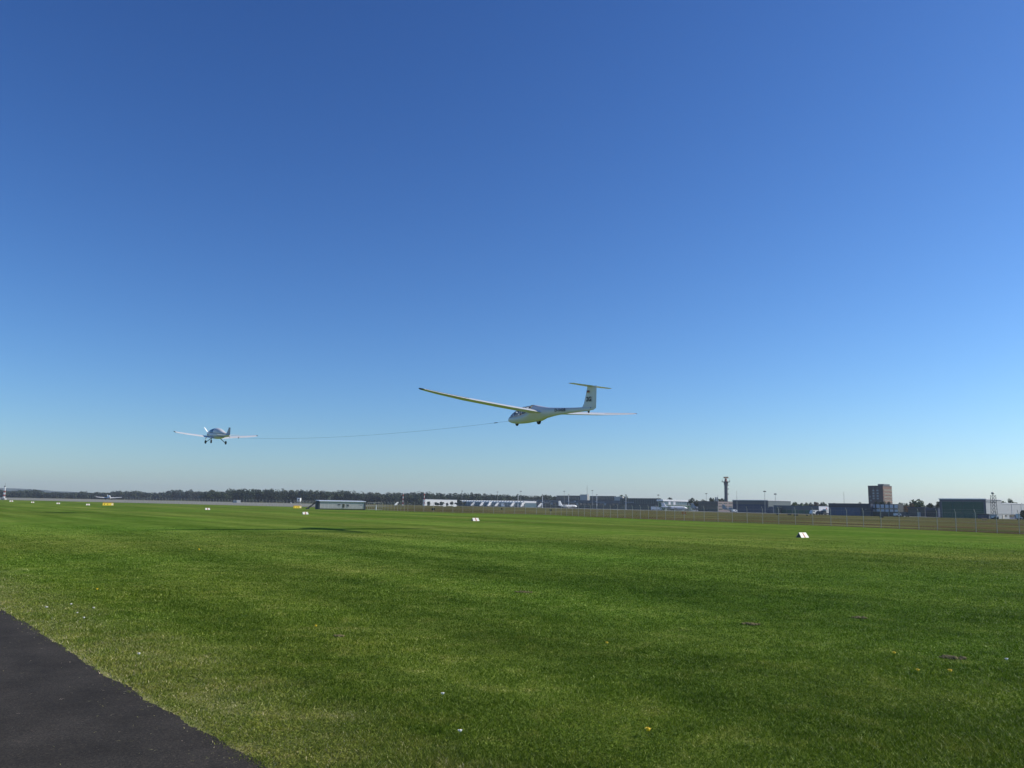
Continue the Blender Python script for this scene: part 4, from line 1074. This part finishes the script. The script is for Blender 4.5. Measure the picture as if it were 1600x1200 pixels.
m.tube((0, 0, Zt(747.8)), (0, 0, Zt(745.4)), .25, n=8); m.tube((-.3, 0, Zt(746.8)), (-.3, -.9, Zt(746.0)), .15, n=6)
m.build('radar_antenna', mat('orange cream antenna', (.80, .48, .25), .5), t)
for zz in (758, 764, 772): m = MB(); m.box((1.35, -.3, Zt(zz)), (.6, .6, .7)); m.build('equipment_box', GALV, t)

# ------------------------------------------------------------------ masts
def light_mast(x, ytop, D, lab, r=.14, head=True, banded=False, name='light_mast', base=0.0):
    p = at(x, D); H_ = zat(x, ytop, D); t = thing(name, lab, 'mast', p, 0, 'apron light masts' if head else None)
    if banded:
        nb = 7
        for k in range(nb):
            m = MB(); m.tube((0, 0, H_ * k / nb), (0, 0, H_ * (k + 1) / nb - .01), r, n=8); m.build('mast_band', RED if k % 2 else WHITEP, t, True)
    else:
        m = MB(); m.tube((0, 0, 0), (0, 0, H_ - .3), r, r * .6, 8); m.build('pole', GALV, t, True)
    if head:
        m = MB(); m.tube((0, 0, H_ - .5), (0, 0, H_ - .15), .55, .6, 10)
        for k in range(6): a = k * math.pi / 3; m.box((.55 * math.cos(a), .55 * math.sin(a), H_ - .45), (.4, .3, .45), a)
        m.build('lamp_ring', DARKMET, t)
    m = MB(); m.box((0, 0, .2), (1, 1, .4)); m.build('footing', CONC, t)
    return t
for a in [(721.5, 766.6, 820, 'light mast at the left end of the gate pier'), (777, 768, 820, 'light mast above the middle of the gate pier'), (813.5, 767, 780, 'tall thin light mast at the right end of the gate pier'),
          (881.5, 766.8, 745, 'tall thin light mast behind the white business jet'), (925.5, 765.8, 740, 'tall light mast right of the cream rooftop box'), (1028.8, 772.6, 600, 'light mast left of the white roof edge'),
          (1195.5, 766.6, 452, 'light mast with pale banded foot before the grey-banded hangar'), (1212, 770.8, 455, 'light mast at the shaded end of the grey-banded hangar'), (1104, 770.5, 640, 'thin light mast over the trees left of the radar tower')]:
    light_mast(*a)
def gate_mast(x, ytop, D, lab):
    p = at(x, D); H_ = zat(x, ytop, D); t = thing('gate_mast', lab, 'mast', p, 0, 'thick pale gate masts')
    m = MB(); m.tube((0, 0, 0), (0, 0, H_), .24, .2, 8); m.build('pole', WHITEP, t, True)
    m = MB(); m.box((3.2, 0, zat(x, 784.6, D)), (6.2, .5, .35)); m.box((-.8, 0, zat(x, 783.6, D)), (1.3, .5, .3)); m.build('arm', PALE, t)
    m = MB(); m.box((0, 0, H_ + .25), (.9, .9, .5)); m.build('lamp', DARKMET, t)
for a in [(809.3, 773.5, 770, 'thick pale mast with side arm at the end of the gate pier'), (847.5, 773.5, 735, 'thick pale mast with side arm left of the business jet'), (888.5, 773.6, 715, 'thick pale mast with side arm rising over the business jet'),
          (932.5, 773.6, 690, 'thick pale mast with side arm before the raised roof section'), (978, 773.6, 660, 'thick pale mast with side arm under the rounded tree')]: gate_mast(*a)
light_mast(629.4, 769.5, 560, 'red and white banded mast between hut and white store', .22, False, True, 'banded_mast')
light_mast(662.6, 767.8, 600, 'red and white banded mast at the left end of the white store', .24, False, True, 'banded_mast')
light_mast(1319.5, 767.5, 480, 'thin pale radio mast over the dark blue building', .13, False, False, 'radio_mast')
light_mast(1151.7, 766, 470, 'needle-thin radio mast over the left end of the grey-banded hangar', .12, False, False, 'radio_mast')
light_mast(1122, 772, 530, 'short radio mast between the flues and the radar tower', .12, False, False, 'radio_mast')
# lattice floodlight mast at right
D = 300; p = at(1553.5, D); t = thing('lattice_mast', 'dark lattice mast with round lamp head before the white hangar wall', 'mast', p); Zt = lambda y: zat(1553.5, y, D)
m = MB(); Ht = Zt(774); w0, w1 = .78, .62
cs = [(-1, -1), (1, -1), (1, 1), (-1, 1)]
for sx, sy in cs: m.tube((sx * w0, sy * w0, 0), (sx * w1, sy * w1, Ht), .07, n=6)
for k in range(7):
    za, zb = Ht * k / 7, Ht * (k + 1) / 7; wa = w0 + (w1 - w0) * k / 7; wb = w0 + (w1 - w0) * (k + 1) / 7
    for i in range(4):
        a, c = cs[i], cs[(i + 1) % 4]; m.tube((a[0] * wa, a[1] * wa, za), (c[0] * wb, c[1] * wb, zb), .04, n=4); m.tube((a[0] * wb, a[1] * wb, zb), (c[0] * wb, c[1] * wb, zb), .04, n=4)
m.build('lattice', DARKMET, t); m = MB(); m.tube((-.1, 0, Ht), (-.1, 0, Zt(771.5)), .08, n=6); m.ball((-.1, 0, Zt(770.8)), .55, 12, 8, (1, .6, .8)); m.build('lamp_head', GALV, t, True)
# red and white tower at the far left
D = 480; p = at(6.3, D); t = thing('checkered_tower', 'small red and white banded tower at the left edge of the field', 'tower', p); Hh = zat(6.3, 760.6, D)
for k in range(6):
    m = MB(); z0, z1 = .8 + (Hh - .8) * k / 6, .8 + (Hh - .8) * (k + 1) / 6; w = .95 - .06 * k
    m.box((0, 0, (z0 + z1) / 2), (w, w, z1 - z0 - .01), .3); m.build('tower_band', WHITEP if k in (0, 2, 4, 5) else mat('faded red band', (.36, .13, .11), .6), t)
m = MB(); m.box((0, 0, .4), (2.2, 1.8, .8)); m.build('base', CONC, t); m = MB(); m.box((-.1, 0, Hh + .25), (.5, .5, .5)); m.tube((0, 0, Hh), (0, 0, Hh + 2.2), .05, n=5); m.build('top_lamp', DARKMET, t)

# ------------------------------------------------------------------ jets, stairs, vehicles
def jet(lab, px, D, length, yaw, mt, group, tall=1.0):
    p = at(px, D); t = thing('jet_aircraft', lab, 'aeroplane', p, yaw, group); Ln = length; k = Ln / 17.0
    kr = k ** .6; zc = 1.75 * kr; r_ = 1.1 * kr
    st = [(0, zc - .1, zc - .25, .05), (.03 * Ln, zc + .35 * r_, zc - .55 * r_, .45 * r_), (.08 * Ln, zc + .75 * r_, zc - .85 * r_, .8 * r_), (.14 * Ln, zc + r_, zc - r_, r_), (.62 * Ln, zc + r_, zc - r_, r_), (.8 * Ln, zc + .95 * r_, zc - .4 * r_, .7 * r_), (.94 * Ln, zc + .8 * r_, zc + .2 * r_, .3 * r_), (Ln, zc + .7 * r_, zc + .45 * r_, .08)]
    m = MB(); m.loft(fus_rings(refine(st, Ln / 30), 18, Ln / 2, 2.0)); m.build('fuselage', mt, t, True)
    for sd_ in (1, -1):
        xr = Ln / 2 - .42 * Ln; sp_ = .46 * Ln
        m = MB(); m.loft(wing_rings([(.6 * r_, xr, .20 * Ln, zc - .75 * r_), (sp_, xr - .2 * Ln, .06 * Ln, zc - .75 * r_ + .05 * Ln)], sd_, .12)); w = m.build('wing', mt, t, True)
        m = MB(); m.lathe((Ln / 2 - .66 * Ln, sd_ * 1.75 * r_, zc + .45 * r_), (-1, 0, 0), [(0, .42 * r_), (.02 * Ln, .52 * r_), (.09 * Ln, .5 * r_), (.13 * Ln, .3 * r_)], 14); m.build('engine', PALE, t, True)
        m = MB(); m.loft(wing_rings([(0, -Ln / 2 + .10 * Ln, .09 * Ln, zc + 4.1 * kr * tall), (.16 * Ln, -Ln / 2 + .04 * Ln, .045 * Ln, zc + 4.15 * kr * tall)], sd_, .10, 0)); m.build('tailplane', mt, t, True)
        wheel(t, 'wheel', (-.06 * Ln, sd_ * 1.3 * r_, .38), .38, .3); m = MB(); m.tube((-.06 * Ln, sd_ * 1.2 * r_, .38), (-.06 * Ln, sd_ * 1.0 * r_, zc - .8 * r_), .1, n=6); m.build('gear_leg', GALV, t)
    m = MB(); m.loft(fin_rings([(zc + .6 * r_, -Ln / 2 + .22 * Ln, .19 * Ln), (zc + 4.1 * kr * tall, -Ln / 2 + .11 * Ln, .10 * Ln)], .10)); m.build('fin', mt, t, True)
    wheel(t, 'wheel', (.38 * Ln, 0, .3), .3, .25); m = MB(); m.tube((.38 * Ln, 0, .3), (.38 * Ln, 0, zc - .7 * r_), .08, n=6); m.build('gear_leg', GALV, t)
    m = MB()
    for i in range(9):
        for sd_ in (1, -1): m.box((Ln / 2 - (.2 + .05 * i) * Ln, sd_ * r_ * .985, zc + .28 * r_), (.3, .06, .3))
    m.build('window_row', WINDOW, t); m = MB(); m.box((Ln / 2 - .075 * Ln, 0, zc + .52 * r_), (.4 * r_, .95 * r_, .3 * r_)); m.build('windscreen', WINDOW, t)
JW = mat('airliner white', (.80, .80, .78), .35, 0, .03); JG = mat('grey airliner skin', (.30, .34, .38), .35)
jet('white business jet with rear engines parked before the terminal block', 887, 700, 18.0, R(24), JW, 'parked jets')
jet('long pale regional jet parked below the white-roofed departure hall', 1053.5, 595, 20.5, R(14), mat('pale blue grey skin', (.62, .64, .70), .35), 'parked jets', .8)
jet('grey regional jet parked before the dark three-storey office', 1098, 560, 19.0, R(-46), JG, 'parked jets', .75)
jet('grey regional jet parked with its nose before the navy hangar doors', 1146, 530, 17.0, R(-46), JG, 'parked jets', .7)

def stairs():
    t = thing('boarding_stairs', '', 'boarding stairs', (0, 0, 0)); m = MB()
    for y in (-.75, .75):
        m.add([(-2.2, y, .35), (1.4, y, 1.6), (1.4, y, 4.1), (-2.2, y, 1.4), (-2.2, y * .9, .35), (1.4, y * .9, 1.6), (1.4, y * .9, 4.1), (-2.2, y * .9, 1.4)], [(0, 1, 2, 3), (7, 6, 5, 4), (0, 4, 5, 1), (1, 5, 6, 2), (2, 6, 7, 3), (3, 7, 4, 0)])
    m.build('side_panels', WHITEP, t)
    m = MB()
    for i in range(12): f = i / 11; m.box((-2.1 + 3.4 * f, 0, .5 + 2.6 * f), (.32, 1.3, .06))
    m.build('steps', GALV, t)
    m = MB(); m.box((2.0, 0, 3.2), (1.2, 1.6, .12)); m.box((2.0, .78, 3.8), (1.2, .06, 1.1)); m.box((2.0, -.78, 3.8), (1.2, .06, 1.1)); m.build('platform', WHITEP, t)
    m = MB(); m.box((0, 0, .55), (4.6, 1.7, .3)); m.box((1.9, 0, 1.9), (.2, 1.2, 2.5)); m.build('chassis', PALE, t)
    for x in (-1.5, 1.5):
        for y in (-.8, .8): wheel(t, 'wheel', (x, y, .35), .35, .2, False)
    return t
st0 = stairs(); SL = [(738, 850, 'white boarding stairs, leftmost before the gate pier'), (752, 838, 'white boarding stairs, second from left before the gate pier'), (764, 828, 'white boarding stairs before the middle of the gate pier'),
    (775.5, 818, 'white boarding stairs just right of the pier middle'), (800, 795, 'white boarding stairs near the right end of the pier'), (815.5, 785, 'white boarding stairs under the tall thin mast at the pier end'), (843, 752, 'white boarding stairs beside the thick mast left of the business jet'),
    (619, 600, 'white boarding stairs standing alone right of the grey hut')]
for i, (x, D, lab) in enumerate(SL):
    o = st0 if i == 0 else copy_tree(st0); o.location = at(x, D); o.rotation_euler = (0, 0, R(32 + 5 * (i % 3))); s_ = .92 + .08 * (i % 3); s_ = .62 if i == 7 else s_; o.scale = (s_, s_, s_); o['label'] = lab; o['group'] = 'mobile boarding stairs'

def van(lab, px, D, L, H_, W_, yaw, box_mt, cab_mt, truck=False, name='van'):
    t = thing(name, lab, 'truck' if truck else 'van', at(px, D), yaw, 'parked vehicles'); cab = 1.7
    m = MB(); prof = [(-L / 2, .45), (L / 2, .45), (L / 2, .9), (L / 2 - .25, 1.15), (L / 2 - .75, H_ * (.72 if truck else .97)), (L / 2 - cab, H_ * (.8 if truck else 1)), (L / 2 - cab - .01, H_ * (.8 if truck else 1)), (-L / 2, H_ * (.5 if truck else 1))]
    rings = [[(x, y, z) for x, z in prof] for y in (-W_ / 2, W_ / 2)]; m.loft(rings); m.build('body', cab_mt, t)
    if truck: m = MB(); m.box((-cab / 2 - .05, 0, .9 + (H_ - .9) / 2), (L - cab - .15, W_ + .1, H_ - .9)); m.build('cargo_box', box_mt, t)
    m = MB()
    for y in (-W_ / 2 - .004, W_ / 2 + .004): m.box((L / 2 - 1.15, y, H_ * .72 if not truck else H_ * .55), (.75, .02, .5))
    m.build('side_window', WINDOW, t)
    for x in (-L * .3, L * .32):
        for y in (-W_ / 2 + .05, W_ / 2 - .05): wheel(t, 'wheel', (x, y, .36), .36, .24)
van('white box van, left of the two in front of the low blue-grey building', 1271.5, 385, 3.9, 2.1, 1.9, R(206), WHITEP, WHITEP)
van('white box truck parked right of the white van under the pale end wall', 1289.5, 378, 4.6, 2.6, 2.1, R(206), WHITEP, DARKB, True, 'truck')
van('dark van parked between the white van and the white truck', 1280.5, 380, 3.0, 1.7, 1.8, R(206), DARKB, DARKB)
van('small white van under the nose of the grey regional jet', 1147.5, 470, 2.8, 1.7, 1.6, R(20), WHITEP, WHITEP)
van('white van left of the long pale regional jet', 1023.5, 600, 5.6, 2.6, 2.1, R(0), WHITEP, WHITEP)
van('white van just behind the tail of the pale regional jet', 1031, 596, 3.4, 2.2, 2.0, R(0), WHITEP, WHITEP)
van('white baggage van parked before the gate pier right of its middle', 786, 805, 3.6, 3.4, 2.4, R(0), WHITEP, WHITEP)
van('pale van near the panelled office entrance', 1402, 330, 2.4, 1.4, 1.7, R(10), WHITEP, WHITEP)
van('grey van before the dark workshop', 1413, 335, 3.6, 1.9, 1.8, R(0), PALE, BAND)
van('white van at the right edge before the dark tree', 1596, 290, 3.0, 2.0, 1.8, R(0), WHITEP, WHITEP)
van('tiny white van left of the orange box before the green hangar', 1554.5, 296, 1.9, 1.0, 1.3, R(0), WHITEP, WHITEP)

def ubox(px, py, w, h, lab, mt, name='utility_box', dep=.6):
    p = gp(px, py); D = p.y; t = thing(name, lab, 'box' if name != 'white_board' else 'board', p, R(37) if name == 'white_board' else 0, None); ww = w * D / FPX; h2 = h * D / FPX
    m = MB(); m.box((0, 0, .08 + h2 / 2), (ww, dep, h2)); m.build('cabinet', mt, t)
    m = MB(); m.box((0, 0, .1 + h2), (ww + .1, dep + .1, .05)); m.build('lid', mt, t); m = MB(); m.box((-ww * .3, 0, .04), (.12, dep * .8, .08)); m.box((ww * .3, 0, .04), (.12, dep * .8, .08)); m.build('foot', DARKMET, t)
OLIVE = mat('dark olive box', (.03, .035, .02), .8)
for a in [(677, 797.3, 5, 2.6, 'dark box in the dry grass below the white store'), (784, 796.5, 2, 2, 'small dark box in the dry grass below the gate pier'), (860.5, 799, 3, 2.6, 'dark box in the dry grass left of the business jet'),
          (1215, 804.6, 3, 1.6, 'small dark box below the small shed'), (1233.5, 805, 5, 1.4, 'dark flat box, left of the pair below the low blue-grey building'), (1243.5, 806, 6, 1.8, 'dark flat box, right of the pair below the low blue-grey building'),
          (1261, 806, 2, 1.5, 'tiny dark box left of the white van'), (1377.5, 809, 5, 1.8, 'dark flat box below the panelled office')]: ubox(*a, OLIVE)
ubox(1068.5, 803.5, 6, 3, 'orange airfield box in the dry grass below the pale regional jet', ORANGE)
ubox(1538, 812.8, 7, 2.6, 'orange and cream box in the grass below the green hangar door', mat('cream orange', (.6, .35, .15), .6))
ubox(694.5, 791.5, 5.4, 4, 'square white board, left of the pair before the white store', WHITEP, 'white_board', .12)
ubox(710.5, 791.8, 5.0, 4, 'square white board, right of the pair before the white store', WHITEP, 'white_board', .12)
ubox(454.5, 786.6, 1.6, 1.6, 'tiny white cabinet left of the small white cabin', WHITEP)

# ------------------------------------------------------------------ trees
def leaves(c, rx, ry, rz, n, size, g, lobes=7):
    """leaf clumps on overlapping lobes; returns quads"""
    lc = []
    for k in range(lobes):
        a = g.uniform(0, 2 * np.pi); r_ = g.uniform(.15, .62); zz = g.uniform(-.45, .62)
        lc.append((np.cos(a) * r_ * rx, np.sin(a) * r_ * ry, zz * rz, g.uniform(.36, .58)))
    lc.append((0, 0, .1 * rz, .62)); lc = np.array(lc)
    idx = g.integers(0, len(lc), n); L = lc[idx]
    d = g.normal(size=(n, 3)); d /= np.linalg.norm(d, axis=1)[:, None]; rad = g.uniform(.55, 1.0, n) ** .5
    P = L[:, :3] + d * np.stack([rx * L[:, 3], ry * L[:, 3], rz * L[:, 3]], 1) * rad[:, None]
    P += np.array(c)
    nrm = d + g.normal(scale=.5, size=(n, 3)); nrm /= np.linalg.norm(nrm, axis=1)[:, None]
    t1 = np.cross(nrm, g.normal(size=(n, 3))); t1 /= np.linalg.norm(t1, axis=1)[:, None]; t2 = np.cross(nrm, t1)
    s_ = size * g.uniform(.6, 1.4, n)[:, None]
    v = np.stack([P - t1 * s_, P - t2 * s_ * .7, P + t1 * s_, P + t2 * s_ * .7], 1)
    return v.reshape(-1, 3), np.repeat(g.uniform(0, 1, n), 4)
def tree(px, ytop, wpx, D, lt, lab, name='tree', ybot=None, seed=0, group='trees around the airport buildings', cat='tree'):
    g = np.random.default_rng(seed + int(px * 7)); p = at(px, D); H_ = zat(px, ytop, D); w = wpx * D / FPX
    t = thing(name, lab, cat, p, 0, group); zb = max(.3, min(H_ * .25, H_ - w * 1.1)) if name != 'bush' else .1; cz = (H_ + zb) / 2
    m = MB(); m.tube((0, 0, 0), (0, 0, cz), .035 * H_ * .7, .014 * H_, 8)
    if name != 'bush':
        for k in range(5): a = k * 1.26 + g.uniform(0, .5); m.tube((0, 0, cz * .75), (math.cos(a) * w * .25, math.sin(a) * w * .25, cz + H_ * .12), .012 * H_, .005 * H_, 5)
    m.build('trunk', BARK, t)
    v, r_ = leaves((0, 0, cz), w / 2, w / 2, (H_ - zb) / 2, 520 if wpx > 8 else 320, w * .055 + .12, g)
    mesh_np('crown', v, np.arange(len(v)).reshape(-1, 4), lt, t, r_, 4)
TR = [(973, 771.8, 16, 900, LEAFG, 'rounded tree rising behind the pale plant room'), (1047, 777.0, 13, 800, LEAFD, 'tree top just showing over the white-roofed hall'), (1041, 779, 8, 800, LEAFD, 'lower tree top left of the one over the white-roofed hall'),
      (1079.5, 778.3, 12, 600, LEAFD, 'dark tree beside the white-roofed hall'), (1088, 780.3, 13, 590, LEAFD, 'dark tree left of the control office'), (1097.5, 780.6, 12, 600, LEAFD, 'dark tree behind the left of the control office'), (1104, 781.6, 10, 600, LEAFD, 'low dark tree over the control office roof'),
      (1112.5, 776.6, 10, 640, LEAFD, 'dark tree left of the two white flues'), (1120, 777.0, 9, 640, LEAFD, 'dark tree right of the two white flues'), (1125, 778.6, 9, 640, LEAFD, 'dark tree between the flues and the radar tower'), (1130, 778.8, 9, 640, LEAFD, 'dark tree touching the radar tower'),
      (1242.5, 783.2, 11, 620, LEAFL, 'light green tree at the end of the grey-banded hangar'), (1252, 785.4, 11, 640, LEAFG, 'green tree between the light green tree and the bronze one'), (1260, 784.9, 10, 620, LEAFL, 'yellow-green tree left of the bronze tree'), (1266, 785.5, 9, 650, LEAFG, 'small green tree touching the bronze tree'),
      (1275, 783.1, 14, 600, LEAFB, 'bronze autumn tree behind the low blue-grey building'), (1286, 784.4, 13, 600, LEAFD, 'dark green tree right of the bronze tree'),
      (1303, 786.2, 12, 520, LEAFD, 'tree top at the left end of the dark blue building'), (1328, 786.3, 12, 520, LEAFD, 'tree top right of the thin pale radio mast'), (1343.5, 784.8, 14, 500, LEAFD, 'highest tree top over the dark blue building'),
      (1372, 783.0, 12, 450, LEAFD, 'dark tree left half before the brick tower block'), (1380, 781.2, 14, 450, LEAFD, 'tallest dark tree before the brick tower block'), (1387.5, 784.0, 10, 450, LEAFD, 'small dark tree at the foot of the striped brick side'),
      (1408.5, 785.3, 12, 460, LEAFG, 'green tree right of the panelled office'), (1416, 787.0, 10, 470, LEAFD, 'small dark tree behind the orange bush'), (1430.5, 779.8, 21, 430, LEAFG, 'largest green tree over the dark workshop'), (1424.5, 785.0, 12, 420, LEAFB, 'brownish tree on the left of the largest tree'),
      (1439, 782.5, 13, 430, LEAFG, 'green tree on the right of the largest tree'), (1454, 784.0, 15, 430, LEAFD, 'dark rounded tree over the dark blue hangar'), (1465.5, 782.8, 11, 430, LEAFD, 'dark tree at the left edge of the green hangar'),
      (1571, 780.8, 12, 560, LEAFG, 'left tree showing above the white hall'), (1580, 779.4, 11, 560, LEAFG, 'highest tree above the white hall'), (1588, 781.5, 9, 560, LEAFG, 'right tree showing above the white hall'), (1599, 785.4, 10, 560, LEAFG, 'tree top above the white hall at the right edge')]
for a in TR: tree(*a)
tree(1416, 791.0, 11, 400, LEAFO, 'round orange autumn bush right of the panelled office', 'bush', group=None, cat='bush')
tree(1598, 798.0, 13, 286, LEAFD, 'dark bush at the right edge before the white hall', 'bush', group=None, cat='bush')
for x, yt, w, lab in [(670, 783.5, 6, 'dark bush at the left end of the white store'), (682, 784.6, 9, 'dark bush left of centre before the white store'), (690, 784.0, 9, 'broad dark bush before the middle of the white store'), (698, 785.6, 7, 'low bush right of the middle of the white store'),
                      (705.5, 783.2, 7, 'taller bush right before the white store'), (712, 785.2, 6, 'dark bush at the right end of the white store'), (718, 781.5, 9, 'dark tree-like bush between white store and gate pier'), (725, 783.0, 8, 'dark bush at the left end of the gate pier')]:
    tree(x, yt, w, 770, LEAFD, lab, 'bush', group='bushes before the white store', cat='bush')

def wood(name, lab, x0, x1, prof, D0, D1, rows, lt, seed, wp):
    g = np.random.default_rng(seed); V_ = []; R_ = []
    for row in range(rows):
        D = D0 + (D1 - D0) * row / max(rows - 1, 1)
        x = x0 + g.uniform(0, wp)
        while x < x1:
            yt = np.interp(x, prof[0], prof[1]) + g.uniform(-.3, 1.2) + (1.0 if row == 0 else 0)
            w = wp * g.uniform(.8, 1.5); Dj = D + g.uniform(-15, 15); p = at(float(x), Dj); H_ = zat(float(x), float(yt), Dj); wm = w * Dj / FPX
            v, r_ = leaves((p.x, p.y, H_ * .52), wm * .62, wm * .62, H_ * .5, 300, wm * .075, g, 6)
            V_.append(v); tn = g.uniform(0, .6); R_.append(np.clip(r_ * .5 + tn, 0, 1))
            v, r_ = leaves((p.x, p.y, H_ * .30), wm * .85, wm * .7, H_ * .46, 150, wm * .10, g, 6)
            V_.append(v); R_.append(np.clip(r_ * .5 + tn, 0, 1)); x += w * .5
    v = np.concatenate(V_); r_ = np.concatenate(R_)
    tag(mesh_np(name, v, np.arange(len(v)).reshape(-1, 4), lt, None, r_, 4), lab, 'wood', kind='stuff')
wood('far_wood', 'faint blue-green line of far trees at the left horizon', -60, 322, ([-60, 0, 10, 25, 38, 50, 62, 70, 90, 105, 125, 150, 172, 185, 200, 215, 222, 240, 258, 262, 285, 300, 322],
     [763.5, 764, 766.5, 766.5, 765, 764.5, 765.5, 768, 768.5, 768.8, 768, 769.3, 768.2, 766.6, 768, 766.2, 768.5, 770, 768.2, 765.8, 765.3, 765.6, 769]), 1250, 1420, 3, leaf_mat('far foliage', (.034, .048, .034)), 3, 9)
wood('near_wood', 'long dark green wood behind the airfield from the far trees to the terminal', 316, 868, ([316, 322, 335, 350, 362, 372, 390, 410, 430, 460, 480, 520, 538, 560, 600, 618, 632, 650, 658, 668, 690, 700, 720, 750, 790, 810, 840, 868],
     [769.5, 767.5, 765.6, 766.5, 763.8, 763.4, 764.4, 764.2, 765, 765.6, 765.6, 767, 766, 768.4, 770, 769.6, 770, 768.4, 767.6, 769.2, 771.2, 771.2, 770.4, 770.6, 772.6, 773.2, 774, 774]), 930, 1080, 3, leaf_mat('pine foliage', (.028, .044, .024)), 4, 10)
wood('right_wood', 'low dark trees just showing between the buildings on the right', 985, 1640, ([985, 1100, 1240, 1300, 1400, 1480, 1560, 1640], [786, 786, 788, 789, 789, 788, 788, 788]), 1000, 1060, 2, LEAFD, 9, 12)

for o in list(COL.objects):
    if o.parent is None and o.type not in ('CAMERA', 'LIGHT'):
        o.location = o.location * UNIT
        o.scale = o.scale * UNIT

# ------------------------------------------------------------------ haze
m = MB(); B0, B1, HT = -4600, 4700, 75.0
m.add([(B0, -300, -1), (B1, -300, -1), (B1, 4700, -1), (B0, 4700, -1), (B0, -300, HT), (B1, -300, HT), (B1, 4700, HT), (B0, 4700, HT)],
      [(3, 2, 1, 0), (4, 5, 6, 7), (0, 1, 5, 4), (1, 2, 6, 5), (2, 3, 7, 6), (3, 0, 4, 7)])
hm = bpy.data.materials.new('haze'); hm.use_nodes = True; ht = hm.node_tree
for n in list(ht.nodes): ht.nodes.remove(n)
pv = ht.nodes.new('ShaderNodeVolumePrincipled'); pv.inputs['Density'].default_value = 0.00014
pv.inputs['Color'].default_value = (.82, .90, 1.0, 1); pv.inputs['Anisotropy'].default_value = 0.2
ho = ht.nodes.new('ShaderNodeOutputMaterial'); ht.links.new(pv.outputs[0], ho.inputs['Volume'])
tag(m.build('haze', hm), 'thin pale blue haze filling the air over the airfield', 'haze', kind='stuff')
